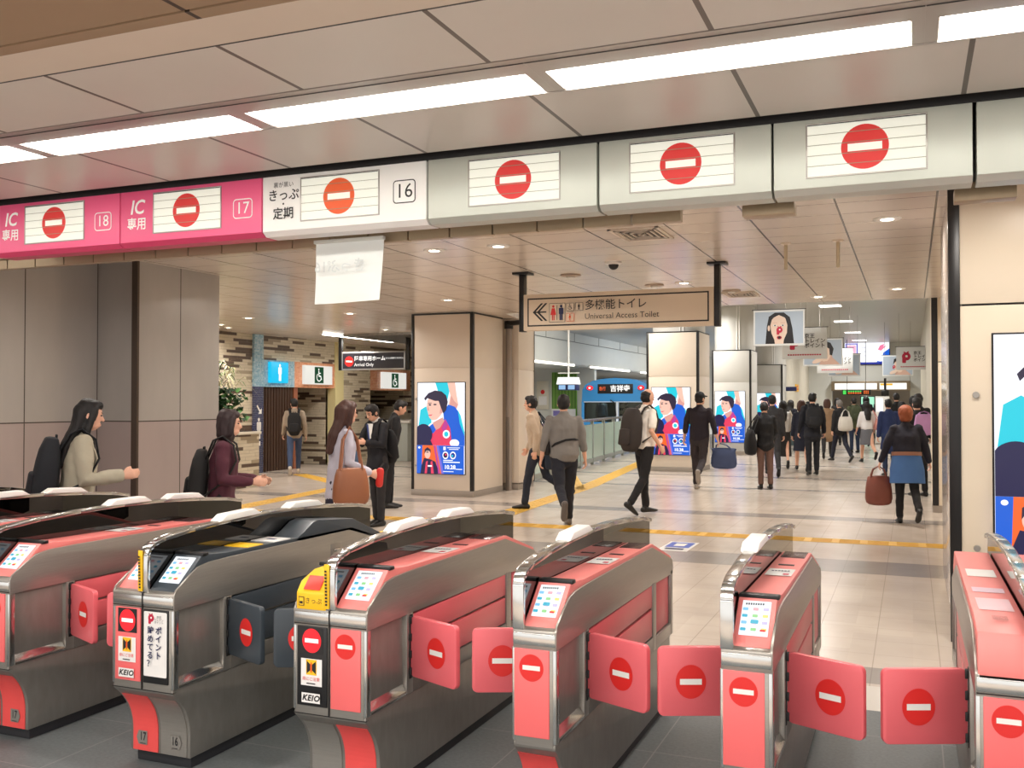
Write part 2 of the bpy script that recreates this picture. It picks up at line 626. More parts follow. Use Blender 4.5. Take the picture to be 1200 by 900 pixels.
def gate(name, x0, x1, label, L=None, Rr=None, fin='mid', pads=(.45,), gy=Y0, plain=False):
    """automatic ticket gate. L / Rr: the halves left and right of the guard screen."""
    cx = (x0 + x1) / 2
    t = thing(name, label, 'ticket gate', (cx, gy, 0), 0, 'ticket gates in a row')
    a, b = x0 - cx, x1 - cx
    fx = {'mid': 0.0, 'left': a + .022, 'right': b - .022}[fin]
    # lower body
    m = MB()
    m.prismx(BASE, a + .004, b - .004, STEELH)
    m.build('lower_cabinet', t, .006)
    m = MB()
    m.box(a + .02, b - .02, .13, 1.72, 0, .06, PLINTH)
    m.build('plinth', t, .004)
    # middle body with recesses in both sides
    m = MB()
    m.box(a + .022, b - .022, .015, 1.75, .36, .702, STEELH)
    for s, xo in ((-1, a), (1, b)):
        xi = xo - s * .03
        bxs(m, xo, xi, 0, .03, .37, .702, CHROME)
        bxs(m, xo, xi, .318, .372, .37, .702, STEEL)
        bxs(m, xo, xi, .372, 1.375, .37, .44, STEELH)
        bxs(m, xo, xi, 1.375, 1.44, .37, .702, STEEL)
        bxs(m, xo, xi, 1.745, 1.79, .37, .702, STEEL)
        bxs(m, xo, xi, 1.44, 1.745, .37, .43, STEEL)
        m.hull([(xo, .03, .37), (xo, .318, .37), (xi, .318, .37), (xi, .03, .37)],
               [(xo, .03, .385), (xo, .318, .385), (xi, .318, .425), (xi, .03, .425)], CHROME)
    m.box(a + .012, b - .012, -.001, .02, .355, .702, STEEL)
    m.build('middle_cabinet', t, .003)
    # upper shell with the raised side edges
    m = MB()
    low = [(0.0, .70), (0.0, .765), (.02, .772), (.3, .83), (1.4, .83), (1.76, .75), (1.79, .68), (1.44, .69)]
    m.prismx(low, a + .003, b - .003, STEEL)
    if fin != 'left':
        m.prismx(UPPER, a, a + .010, STEEL)
    if fin != 'right':
        m.prismx(UPPER, b - .010, b, STEEL)
    m.build('upper_shell', t, .003)
    m = MB()
    if fin == 'mid':
        m.box(fx - .0022, fx + .0022, -.0065, .02, .36, .768, BLACKT)
        m.build('centre_joint', t)
        m = MB()
        m.box(a + .004, b - .004, -.0015, .02, .706, .710, BLACKT)
        m.build('upper_seam', t)
        m = MB()
        m.box(a + .004, b - .004, -.0015, .02, .355, .359, BLACKT)
        m.build('lower_seam', t)
    m = MB()
    m = MB()
    m.box(a + .003, b - .003, -.004, .02, .712, .757, CHROME)
    m.build('front_rim', t, .006)
    # guard screen
    m = MB()
    m.prismx(FIN, fx - .008, fx + .008, SMOKE)
    g = m.build('guard_screen', t, 0, smooth=20)
    m = MB()
    w = .022
    rail_shape(m, fx - w, fx + w, CHROME)
    m.build('guard_rail', t, .004)
    for k, p in enumerate(pads):
        m = MB()
        zz = lambda y: 1.026 - abs(y - .85) ** 2 * .06
        q = [(p, zz(p) - .004), (p + .06, zz(p + .06) + .026), (p + .27, zz(p + .27) + .026), (p + .33, zz(p + .33) - .004)]
        m.prismx(q, fx - .034, fx + .034, WHITE)
        m.build('sensor_cover', t, .008)
    if fin == 'mid' and L and L.get('yellow_strip'):
        m = MB()
        m.box(fx - w - .002, fx - .001, -.006, .0, .772, .945, YEL)
        ar = Art(.0006)
        [ar.rect(fx - .017, -.075 + q * .013, fx - .007, -.067 + q * .013, INK) for q in range(11)]
        s = m.build('yellow_strip', t, .002)
        ar.build('strip_marks', s, face_front(0, -.0065, .86))
    for s, cfg, xo in ((-1, L, a), (1, Rr, b)):
        if cfg is None:
            continue
        xf = fx + s * .012
        x_in, x_out = (xf, xo - s * .008)
        xm = (x_in + x_out) / 2
        wd = abs(x_out - x_in)
        thin = wd < .06
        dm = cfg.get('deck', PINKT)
        # deck
        prof = DECKX if cfg.get('exit') else DECK
        if not thin:
            m = MB()
            m.prismx(prof, min(x_in, x_out), max(x_in, x_out), dm)
            m.build('top_deck', t, .005)
        if not cfg.get('exit') and not thin:
            m = MB()
            bxs(m, x_in, xo, .176, .214, .903, .918, BLACK)
            m.build('reader_bar', t, .004)
            if cfg.get('ticket_slot'):
                m = MB()
                hw = wd / 2 - .006
                q = [(-.002, .762), (-.002, .828), (.03, .868), (.12, .90), (.24, .905), (.24, .86), (.06, .77)]
                m.prismx(q, xm - hw, xm + hw, YEL)
                h = m.build('ticket_slot_housing', t, .006)
                m = MB()
                hw2 = hw * .55
                m.hull([(xm - hw2, .002, .84), (xm + hw2, .002, .84), (xm + hw2, .05, .886), (xm - hw2, .05, .886)],
                       [(xm - hw2, .0, .842), (xm + hw2, .0, .842), (xm + hw2, .046, .889), (xm - hw2, .046, .889)], mat('slot_red', (226, 70, 60), .35))
                m.build('ticket_slot', h, .002)
                ar = Art(.0006)
                ar.text('きっぷ', .012, 0, .026, INK)
                ar.outline(-.056, -.02, -.03, .016, .003, INK, 0, YEL)
                ar.rect(-.05, -.012, -.036, -.002, INK)
                ar.build('lettering', h, face_front(xm, -.0025, .797))
            else:
                ang = math.atan2(.13, .15)
                mid = .55
                yc, zc = .03 + .15 * mid, .778 + .13 * mid
                dw, dl = min(.108, wd * .74), .142
                M = Matrix.Translation((xm, yc - .0015, zc + .0015)) @ Matrix.Rotation(ang, 4, 'X')
                m = MB()
                m.box(-dw / 2, dw / 2, -dl / 2, dl / 2, -.002, .0015, LCD)
                m.xform(M)
                d = m.build('display', t, .001)
                ar = Art(.0004)
                [ar.rect(-.036 + q * .008, .052, -.031 + q * .008, .060, INK) for q in range(8)]
                rnd = random.Random(3)
                for i in range(3):
                    for j in range(4):
                        c = ICONS[(i * 5 + j * 3) % 6]
                        ux, uy = (-.034 + i * .034), (.032 - j * .028)
                        ar.rect(ux - .009, uy - .006, ux + .009, uy + .006, c, .003)
                ar.rect(-.012, -.03, .014, -.014, ICONS[3], .004)
                ar.rect(.022, -.06, .04, -.052, RED, .002)
                ar.build('screen_icons', d, M @ Matrix.Translation((0, 0, .0016)))
        if cfg.get('features') and not thin:
            zt = lambda y: .8975 - (y - .34) * .0104 + .0006
            if cfg['features'] == 'ic':
                ar = Art(.0004)
                hw = wd * .40
                ar.rect(xm - hw, .70, xm + hw, .875, LABELW if s > 0 else LABELB)
                ar.rect(xm + hw * .3, .725, xm + hw * .75, .76, LOGO, .006)
                for q in range(6):
                    ar.rect(xm - hw * .7 + q * hw * .24, .80, xm - hw * .52 + q * hw * .24, .82, NAVYI)
                M = Matrix.Translation((0, 0, zt(.79) + .001)) @ Matrix.Rotation(R(-.6), 4, 'X')
                ar.build('deck_label', t, Matrix.Translation((0, 0, .0015)) @ Matrix.Translation((0, .79, zt(.79))) @ Matrix.Rotation(R(-.6), 4, 'X') @ Matrix.Translation((0, -.79, 0)))
                m = MB()
                m.box(xm - hw * .62, xm + hw * .62, .985, 1.01, zt(1.0) - .004, zt(1.0) + .0012, BLACK)
                m.build('card_slot', t)
                m = MB()
                m.box(xm - hw, xm + hw, 1.215, 1.385, zt(1.385) - .003, zt(1.215) + .0015, DARKWIN)
                m.build('reader_window', t, .002)
            elif cfg['features'] == 'ticket':
                hw = wd * .46
                m = MB()
                m.box(xm - hw, xm + hw, .50, .62, zt(.5) - .006, zt(.5) + .0025, YEL)
                m.build('ticket_tray', t, .002)
                m = MB()
                m.box(xm - hw, xm + hw, .70, .84, zt(.7) - .006, zt(.7) + .003, LABELW)
                d = m.build('ticket_label', t, .002)
                ar = Art()
                ar.rect(xm - .02, .755, xm + .03, .785, NAVYI, .006)
                ar.build('label_mark', d, Matrix.Translation((0, 0, zt(.7) + .003)))
                m = MB()
                m.prismx([(.86, .88), (.95, .915), (1.03, .955), (1.08, .962), (1.42, .93), (1.76, .80), (1.76, .77), (1.40, .86), (.9, .87)], min(x_in, x_out), max(x_in, x_out), dm)
                m.build('ticket_outlet', t, .006)
                m = MB()
                bxs(m, x_out, x_out - s * .03, 1.735, 1.79, .765, .815, YEL)
                m.build('yellow_corner', t, .003)
            elif cfg['features'] == 'exit':
                hw = wd * .36
                MD = Matrix.Translation((0, .23, .9042)) @ Matrix.Rotation(R(-.655), 4, 'X') @ Matrix.Translation((0, -.23, 0))
                for ya, yb, lm in ((.98, 1.17, LABELW), (.62, .72, mat('label_lilac', (222, 190, 206), .4)), (.28, .50, mat('label_palepink', (238, 196, 204), .4))):
                    ar = Art(.0004)
                    ar.rect(xm - hw, ya, xm + hw, yb, lm)
                    ar.build('deck_label', t, MD)
                ar = Art(.0004)
                for q in range(5):
                    ar.rect(xm - .022, .13 + q * .011, xm + .022, .134 + q * .011, INK)
                ar.build('speaker_grille', t, MD)
        # side panels
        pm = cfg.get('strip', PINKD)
        m = MB()
        bxs(m, xo - s * .004, xo - s * .026, .378, 1.37, .585, .69, pm)
        m.build('side_strip', t, .003)
        m = MB()
        bxs(m, xo - s * .004, xo - s * .026, .378, 1.37, .446, .572, pm)
        m.build('side_strip', t, .003)
        m = MB()
        bxs(m, xo - s * .010, xo - s * .03, 1.47, 1.73, .435, .69, pm)
        m.build('folded_flap', t, .004)
        # flap and its hinge
        if cfg.get('flap'):
            m = MB()
            bxs(m, xo + s * .003, xo - s * .02, .335, .362, .432, .696, BLACK)
            for q in range(4):
                z = .45 + q * .07
                bxs(m, xo + s * .012, xo, .332, .352, z, z + .03, BLACK)
            m.build('flap_hinge', t, .002)
            m = MB()
            pts = rrect(0, .443, .283, .692, .022)
            m.prismy(pts, -.0125, .0125, cfg['flap'])
            an = math.atan2(-.115, .27)
            M = Matrix.Translation((xo + s * .008, .352, 0)) @ (Matrix.Rotation(an, 4, 'Z') if s > 0 else Matrix.Rotation(PI - an, 4, 'Z'))
            m.xform(M)
            f = m.build('flap', t, .004)
            ar = Art(.0006)
            ar.noentry(0, 0, .061, rx=.055)
            if s > 0:
                ME = M @ Matrix.Translation((.165, -.0135, .567)) @ Matrix.Rotation(R(90), 4, 'X')
            else:
                ME = M @ Matrix.Translation((.165, .0135, .567)) @ Matrix.Rotation(R(180), 4, 'Z') @ Matrix.Rotation(R(90), 4, 'X')
            ar.build('no_entry_mark', f, ME)
        if plain:
            continue
        # front panel
        p = cfg.get('panel')
        pa, pb = (x_in - s * .010 if fin == 'mid' else (a if s > 0 else b) - s * -.012), x_out
        if fin != 'mid':
            pa, pb = (a + .010, b - .026) if s > 0 else (a + .02, b - .010)
        elif s > 0:
            pa, pb = .008, b - .026
        else:
            pa, pb = a + .022, -.008
        pc, hw = (pa + pb) / 2, (pb - pa) / 2
        if p:
            m = MB()
            m.box(pa, pb, -.007, .006, .39, .70, p['mat'])
            pl = m.build('front_panel', t, .003)
            ar = Art(.0006)
            k = p['kind']
            if k == 'plain':
                ar.noentry(pc, .635, .048, rx=.046)
            elif k == 'lit':
                ar.rect(pc - .052, .594, pc + .052, .696, INK)
                ar.noentry(pc, .645, .047, LITR, LIT, rx=.043)
                ar.rect(pc - .048, .47, pc + .048, .575, LABELW)
                ar.rect(pc - .024, .512, pc + .024, .572, YEL)
                for q in (-1, 1):
                    ar.poly([(pc + q * .021, .517), (pc + q * .021, .567), (pc + q * .004, .553), (pc + q * .004, .531)], INK)
                ar.ell(pc, .542, .004, .022, REDO)
                ar.text('扉にご注意', pc, .497, .016, RED)
                ar.rect(pc - .02, .478, pc + .02, .482, INK)
                ar.rect(pc - .042, .405, pc + .042, .443, LABELW)
                ar.text('KEIO', pc, .4235, .031, INK, shear=.25, bold=.0012, spacing=1.12, sx=1.05)
            elif k == 'poster':
                ar.rect(pc - hw * .92, .42, pc + hw * .92, .692, LABELW, .006)
                p_logo(ar, pc - .022, .662, .044)
                ar.text('京王\nトレイン\nポイント', pc + .022, .66, .0125, INK, linesp=.9)
                for q, ch in enumerate('ポイント'):
                    ar.text(ch, pc + .021, .613 - q * .0345, .034, NAVYI, bold=.0008)
                for q, ch in enumerate('貯めてる？'):
                    ar.text(ch, pc - .020, .613 - q * .0345, .034, NAVYI, bold=.0008)
            ar.build('panel_print', pl, face_front(0, -.0075, 0))
        bm_ = cfg.get('base')
        if bm_:
            m = MB()
            prof = [(.107, .055)] + CURVE[1:-3]
            q = [(y - .004, z) for y, z in prof] + [(y + .004, z + .001) for y, z in prof[::-1]]
            for i in range(len(prof) - 1):
                m.prismx([q[i], q[i + 1], q[len(q) - 2 - i], q[len(q) - 1 - i]], pa if pa > a + .015 else a + .008, pb if s < 0 else b - .02, bm_)
            m.build('base_skin', t, 0)
        if cfg.get('num'):
            ar = Art(.0006)
            ox = pc + s * .012
            pts = [(ox - .024, -.03), (ox + .024, -.03), (ox + .024, .03), (ox - .024, .03)]
            pts = pts[:1] + pts[1:2] + [(ox + s * .036 if s > 0 else ox + .024, 0)] + pts[2:] + ([(ox - .036, 0)] if s < 0 else [])
            ar.poly(pts, PLATE)
            ar.text(cfg['num'], ox, .004, .05, INK, sx=.7, bold=.001)
            ar.rect(ox - .016, -.026, ox + .016, -.023, INK)
            ar.build('number_plate', t, Matrix.Translation((0, .1005, .112)) @ Matrix.Rotation(R(90), 4, 'X'))
    return t


pinkp = dict(mat=PINK, kind='plain')
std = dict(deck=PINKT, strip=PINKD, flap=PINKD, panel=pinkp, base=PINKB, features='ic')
gate('ticket_gate', -4.14, -3.80, 'wide steel ticket gate with pink flap left of the gate reading 17 and 16',
     dict(std), dict(std, num='17'), 'mid', (.72, 1.16))
g = gate('ticket_gate', -3.19, -2.855, 'wide steel ticket gate with a white vertical poster on its front, numbered 17 and 16',
         dict(std, panel=dict(mat=PINK, kind='lit'), num='17', yellow_strip=True, deck=PINKT),
         dict(std, deck=SLATE, strip=SLATE, flap=SLATE, panel=dict(mat=BLACK, kind='poster'), base=STEEL, num='16', features='ticket'), 'mid', (.45, 1.0))
m = MB()
m.box(.164, .170, 1.18, 1.29, .74, .82, STEEL)
lp = m.build('lock_plate', g, .003)
m = MB()
m.loft([(.172, 1.215, .785), (.172, 1.26, .785)], [.009, .009], CHROME, 10)
m.build('lock_handle', lp)
gate('ticket_gate', -2.26, -1.925, 'wide ticket gate with yellow ticket slot beside a tall pink front panel',
     dict(std, deck=SLATE, strip=SLATE, flap=SLATE, panel=dict(mat=BLACK, kind='lit'), base=STEEL, yellow_strip=True, ticket_slot=True),
     dict(std), 'mid', (.45, .96))
gate('ticket_gate', -1.327, -1.158, 'narrow pink ticket gate directly right of the gate with the yellow ticket slot',
     dict(std, panel=None, base=None, deck=PINKT), dict(std), 'left', (.47,))
gate('ticket_gate', -.588, -.418, 'narrow pink ticket gate standing alone in the middle of the right half',
     dict(std, panel=None, base=None, deck=PINKT), dict(std), 'left', (.47,))
gate('ticket_gate', .17, .50, 'exit-facing ticket gate at the right edge with a flat pink top of white labels',
     dict(std, exit=True, features='exit'), dict(std, exit=True, features='exit', flap=None), 'mid', ())
gate('ticket_gate', -5.07, -4.73, 'ticket gate farther left whose dark guard screen shows before the woman in the beige coat',
     dict(std), dict(std), 'mid', (.72, 1.16), plain=True)
gate('ticket_gate', -6.0, -5.66, 'leftmost ticket gate, only the tip of its guard screen in view',
     dict(std), dict(std), 'mid', (.72,), plain=True)

# ------------------------------------------------------------------ surfaces of the room
def make_floor_mat():
    n = NT('floor_tiles')
    x, y = n.x, n.y
    nz = n.noise(2.2)
    nz2 = n.noise(60, (1, 1, 1), 2)
    beige = n.mx(nz, srgb(190, 177, 164), srgb(213, 200, 187))
    val, fu, fv = n.cell(y, x, .75, .375)
    beige = n.mx(n.math('MULTIPLY', val, .22), beige, srgb(160, 148, 138))
    grey = srgb(128, 122, 120)
    m = n.band(y, 9.45, 10.2)
    for a, b in ((5.8, 6.15), (13.5, 13.95), (17.7, 17.95), (20.4, 20.75), (24.4, 24.7), (28.4, 28.8), (33, 33.4)):
        m = n.math('MAXIMUM', m, n.band(y, a, b))
    col = n.mx(n.math('MULTIPLY', m, .75), beige, grey)
    jt = n.math('MAXIMUM', n.line(x, .375, .15, .006), n.line(y, .375, .1, .004))
    col = n.mx(n.math('MULTIPLY', jt, .4), col, srgb(110, 100, 92))
    dark = n.mx(nz2, srgb(82, 87, 89), srgb(112, 117, 118))
    djt = n.math('MAXIMUM', n.line(x, .6, .12, .006), n.line(y, .6, .1, .006))
    dark = n.mx(djt, dark, srgb(128, 128, 126))
    col = n.mx(n.band(y, 1.6, 5.3), col, dark)  # unseen floor behind the camera stays pale to bounce light upward
    col = n.mx(n.band(y, 5.3, 5.75), col, srgb(206, 200, 192))
    rough = n.math('ADD', n.math('MULTIPLY', nz, .12), .16)
    rough = n.math('ADD', rough, n.math('MULTIPLY', n.math('LESS_THAN', y, 5.3), .28))
    return n.fin(col, rough)


def make_low_ceiling_mat():
    n = NT('low_ceiling_panels')
    nz = n.noise(1.2)
    col = n.mx(nz, srgb(222, 209, 196), srgb(236, 225, 214))
    col = n.mx(n.line(n.y, .45, 8.0, .010), col, srgb(120, 104, 94))
    col = n.mx(n.line(n.x, .69, .18, .016), col, srgb(60, 48, 44))
    return n.fin(col, .22, 0, .6)


def make_gate_ceiling_mat():
    n = NT('gate_ceiling_panels')
    nz = n.noise(1.5)
    col = n.mx(nz, srgb(206, 200, 191), srgb(220, 214, 205))
    col = n.mx(n.line(n.x, .747, .187, .018), col, srgb(96, 84, 76))
    return n.fin(col, .36, 0, .35)


def make_beam_mat():
    n = NT('beam_panels')
    nz = n.noise(2)
    col = n.mx(nz, srgb(150, 126, 100), srgb(162, 138, 112))
    col = n.mx(n.line(n.x, 1.6, -1.985, .018), col, srgb(58, 46, 38))
    return n.fin(col, .5)


def make_left_wall_mat():
    n = NT('left_wall_panels')
    nz = n.noise(3, (1, 1, .4))
    col = n.mx(nz, srgb(160, 155, 151), srgb(182, 177, 172))
    low = n.mx(nz, srgb(162, 149, 146), srgb(178, 164, 160))  # pinkish tone of the lower panels is a reflection put into the colour
    col = n.mx(n.math('LESS_THAN', n.z, 1.365), col, low)
    j = n.band(n.z, 1.36, 1.372)
    inner = n.math('LESS_THAN', n.x, -7.7)
    ja = n.math('MULTIPLY', inner, n.line(n.y, .917, 6.958, .012))
    jb = n.math('MULTIPLY', n.math('SUBTRACT', 1.0, inner), n.band(n.y, 8.527, 8.539))
    j = n.math('MAXIMUM', j, n.math('MAXIMUM', ja, jb))
    col = n.mx(j, col, srgb(70, 62, 58))
    return n.fin(col, .3, .25)


def make_brick_mat():
    n = NT('restroom_wall_tile')
    uv = n.math('ADD', n.x, n.y)
    val, fu, fv = n.cell(uv, n.z, .46, .062)
    nz = n.noise(6, (1, 1, 4))
    light = n.mx(nz, srgb(196, 184, 160), srgb(228, 218, 196))
    col = n.mx(n.math('GREATER_THAN', val, .80), light, srgb(92, 74, 62))
    col = n.mx(n.band(val, .70, .80), col, srgb(168, 154, 130))
    mor = n.math('MAXIMUM', n.math('LESS_THAN', fv, .1), n.math('LESS_THAN', fu, .02))
    col = n.mx(n.math('MULTIPLY', mor, .6), col, srgb(140, 128, 108))
    return n.fin(col, .45)


def make_mosaic(name, a, b, s=.035):
    n = NT(name)
    uv = n.math('ADD', n.x, n.y)
    val, fu, fv = n.cell(uv, n.z, s, s)
    col = n.mx(val, srgb(*a), srgb(*b))
    mor = n.math('MAXIMUM', n.math('LESS_THAN', fv, .1), n.math('LESS_THAN', fu, .1))
    col = n.mx(n.math('MULTIPLY', mor, .5), col, srgb(230, 230, 225))
    return n.fin(col, .25)


FLOORM = make_floor_mat()
LOWC = make_low_ceiling_mat()
GATEC = make_gate_ceiling_mat()
BEAMM = make_beam_mat()
LWALL = make_left_wall_mat()
BRICK = make_brick_mat()
MOSB = make_mosaic('light_blue_mosaic', (120, 170, 196), (176, 206, 220))
MOSN = make_mosaic('navy_mosaic', (18, 28, 72), (30, 42, 96))
MOSO = make_mosaic('orange_mosaic', (222, 140, 96), (236, 170, 128))
CREAM = mat('cladding_cream', (222, 208, 192), .35, 0, .04, 3)
CREAMR = mat('cladding_right', (236, 222, 200), .35, 0, .04, 3)
COOL = mat('cladding_grey', (206, 204, 198), .4, 0, .04, 3)
HIGHC = mat('high_ceiling_grey', (176, 172, 164), .3, 0, .06, 1.5)
WALLW = mat('wall_pale_grey', (206, 208, 204), .5, 0, .05, 1.5)
WALLC = mat('wall_pale_cream', (218, 212, 196), .5, 0, .05, 1.5)
SKIRT = mat('skirting_steel', (160, 150, 140), .4, .25, .08, 6)
SIGNG = mat('sign_silver_green', (196, 200, 190), .38, .25, .03, 5)
SIGNP = mat('sign_pink', (236, 96, 140), .4, 0, .03, 6)
SIGNPD = mat('sign_pink_edge', (214, 70, 112), .4, 0, .03, 6)
SIGNW = mat('sign_white', (244, 243, 240), .4, 0, .02, 6)
SLAT = mat('sign_slats_glow', (238, 240, 228), .4, 0, emit=.3, ebase=.8)  # slats get a glow of their own to look bright; no lamp inside
TUBE = mat('lamp_tube', (255, 250, 240), .4, 0, emit=14.0)
LENS = mat('downlight_lens', (255, 244, 226), .4, 0, emit=14.0)
TROUGH = mat('lamp_trough', (168, 160, 154), .3, .5, .06, 5)
RAILM = mat('rail_bronze', (170, 150, 122), .4, .4, .08, 7)

# ------------------------------------------------------------------ shell
m = MB()
m.box(-8.85, 8, -4, 66, -.2, 0, FLOORM)
m.box(-22, -8.85, -4, 33.5, -.2, 0, FLOORM)
m.box(-22, -12.55, 33.5, 66, -.2, 0, FLOORM)
struct(m.build('floor', smooth=0))

m = MB()
m.box(-9.0, 5, 2.50, 2.965, 2.72, 2.80, GATEC)
m.box(-9.0, 5, 3.345, 3.945, 2.72, 2.80, GATEC)
m.box(-9, 5, 2.494, 2.506, 2.7205, 2.80, BLACKT)
m.prismx([(2.494, 2.722), (2.494, 2.80), (2.32, 2.80), (2.335, 2.738)], -9, 5, mat('beam_bevel', (214, 200, 184), .45, 0, .05, 4))
m.box(-9, 5, 2.278, 2.335, 2.738, 2.82, BEAMM)
m.box(-9, 5, -4, 2.265, 2.738, 2.82, BEAMM)
m.box(-9, 5, 2.26, 2.28, 2.76, 2.83, BLACKT)
m.box(-9, 5, 3.94, 4.06, 2.735, 2.80, BLACKT)
m.box(-9, 5, 2.92, 3.40, 2.80, 2.84, TROUGH)
struct(m.build('ceiling', smooth=0))

m = MB()
m.box(-22, 5, 4.34, 15.0, 3.05, 3.15, LOWC)
m.prismz([(-22, 15), (-6.3, 15), (-6.65, 17.05), (-9.9, 25.5), (-22, 25.5)], 3.05, 3.15, LOWC)
struct(m.build('ceiling', smooth=0))
m = MB()
m.box(-22, 5, 15.0, 66, 4.40, 4.55, HIGHC)
struct(m.build('ceiling', smooth=0))
m = MB()
m.box(-6.7, 5, 14.99, 15.1, 3.14, 4.42, COOL)
m.prismz([(-6.75, 17.15), (-6.95, 17.15), (-10.3, 25.8), (-10.1, 25.8)], 0, 4.42, WALLC)
m.box(-22, -10.2, 25.6, 25.8, 0, 4.42, WALLC)
struct(m.build('trim_1', smooth=0))
m = MB()
m.box(-9, 5, 4.26, 4.36, 2.46, 3.06, BLACKT)
m.box(-9, 5, 4.0, 4.27, 2.70, 2.74, BLACKT)
struct(m.build('trim_2', smooth=0))

# left wall with its stepped face
m = MB()
m.prismz([(-8.04, -1), (-8.04, 7.89), (-7.5, 7.89), (-7.5, 9.18), (-9.4, 9.18), (-9.4, -1)], 0, 3.05, LWALL)
struct(m.build('wall_left', smooth=0))
m = MB()
m.box(-7.56, -7.485, 7.865, 7.895, 0, 3.05, mat('wall_corner_strip', (84, 72, 64), .3, .5, .06, 6))
struct(m.build('trim_3', smooth=0))

# restroom wall
XW = -13.3
m = MB()
for y0, y1, z0, z1, mm in ((12, 17.39, 0, 3.05, BRICK), (17.69, 20.64, 2.50, 3.05, BRICK),
                           (17.72, 18.95, 1.90, 2.50, MOSB), (18.95, 20.64, 1.90, 2.50, MOSO),
                           (21.0, 22.37, 0, 3.05, BRICK), (22.37, 24.6, 2.45, 3.05, BRICK), (22.37, 24.6, 1.87, 2.45, MOSO), (24.6, 27, 0, 3.05, BRICK)):
    m.box(XW - .25, XW, y0, y1, z0, z1, mm)
m.box(XW - .25, XW + .03, 20.64, 21.02, 0, 3.05, mat('pillar_butter', (226, 214, 160), .5, 0, .04, 4))
m.box(XW - 3, XW - 2.4, 16, 27, 0, 3.05, BRICK)
m.box(XW - 2.6, XW - .2, 20.64, 21.0, 0, 3.05, BRICK)
m.box(XW - 2.6, XW - .2, 24.55, 24.75, 0, 3.05, BRICK)
m.box(XW - 2.6, XW - .7, 19.15, 19.3, 0, 3.05, BRICK)
struct(m.build('wall_restroom', smooth=0))
m = MB()
SLATB = mat('brown_slats', (70, 48, 36), .5, 0, .2, 8, (1, 1, .2))
for i in range(12):
    m.box(XW - .12, XW - .06, 17.72 + i * .105, 17.80 + i * .105, 0, 1.9, SLATB)
m.box(XW - .2, XW - .12, 17.70, 19.0, 0, 1.9, BLACKT)
m.box(XW - .2, XW - .04, 18.98, 19.14, 0, 1.9, mat('door_frame_orange', (150, 92, 66), .5, 0, .1, 7))
struct(m.build('wall_slatted', bev=0, smooth=0))

t = thing('mosaic_post', 'light blue and navy mosaic post with white man pictogram beside the restroom entrance', 'post', (XW, 17.54, 0))
m = MB(); m.box(.0, .06, -.16, .16, 1.9, 3.045, MOSB); m.build('upper_post', t)
m = MB(); m.box(.0, .06, -.16, .16, 0, 1.9, MOSN); lo = m.build('lower_post', t)
ar = Art(.001)
man_picto(ar, 0, .98, .46, WHITE)
ar.rect(-.05, .60, .05, .70, WHITE)
ar.poly([(.09, 1.30), (.09, 1.42), (.04, 1.38), (-.06, 1.5), (-.09, 1.47), (.01, 1.345), (-.03, 1.30)], WHITE)
ar.build('pictogram', lo, face_right(.061, 0, 0))

CYAN = mat('lit_cyan', (20, 190, 235), .4, 0, emit=.9)
LITG = mat('lit_green', (20, 96, 60), .4, 0, emit=.35)
t = thing('restroom_sign', 'lit cyan box sign with a white man figure over the restroom entrance', 'sign', (XW, 18.26, 1.99))
m = MB(); m.box(.002, .09, -.32, .32, 0, .47, CYAN); b = m.build('light_box', t, .006)
ar = Art(.001); man_picto(ar, 0, .235, .38, LIT); ar.build('pictogram', b, face_right(.0905, 0, 0))


def access_sign(y, z, w, label):
    t = thing('accessible_restroom_sign', label, 'sign', (XW, y, z), 0, 'lit wheelchair signs')
    m = MB(); m.box(.002, .09, -w / 2, w / 2, 0, .45, mat('lit_white_soft', (246, 244, 236), .4, 0, emit=.7)); b = m.build('light_box', t, .006)
    ar = Art(.001)
    ar.rect(-.19, .03, .19, .42, LITG)
    chair_picto(ar, 0, .22, .34, LIT)
    ar.build('pictogram', b, face_right(.0905, 0, 0))


access_sign(19.83, 1.98, 1.16, 'lit white sign with green wheelchair symbol, right of the cyan man sign')
access_sign(23.55, 1.92, 1.3, 'lit white wheelchair sign half hidden behind the pillar, under the arrival sign')

# counter in the second restroom opening
t = thing('counter', 'pale counter with rounded top beside the second wheelchair sign', 'counter', (-12.6, 23.6, 0))
m = MB(); m.box(-.5, .35, -1.1, 1.3, 0, 1.0, mat('counter_grey', (190, 196, 190), .4)); m.build('body', t, .01)
m = MB(); m.box(-.55, .42, -1.15, 1.35, 1.0, 1.07, WHITE); m.build('counter_top', t, .02)

# planter and plants
t = thing('planter', 'low tiled planter wall below the hanging plants by the restroom', 'planter', (-12.2, 14.55, 0))
m = MB(); m.box(-1.08, 1.0, -.3, .3, 0, .97, BRICK); m.build('tiled_box', t, 0)
m = MB(); m.box(-1.09, 1.03, -.33, .33, .97, 1.02, mat('planter_cap', (226, 220, 204), .5)); m.build('cap', t, .005)
m = MB(); m.box(-1.05, .95, -.26, .26, 1.0, 1.03, mat('soil', (60, 44, 34), .9, 0, .3, 30)); m.build('soil', t)


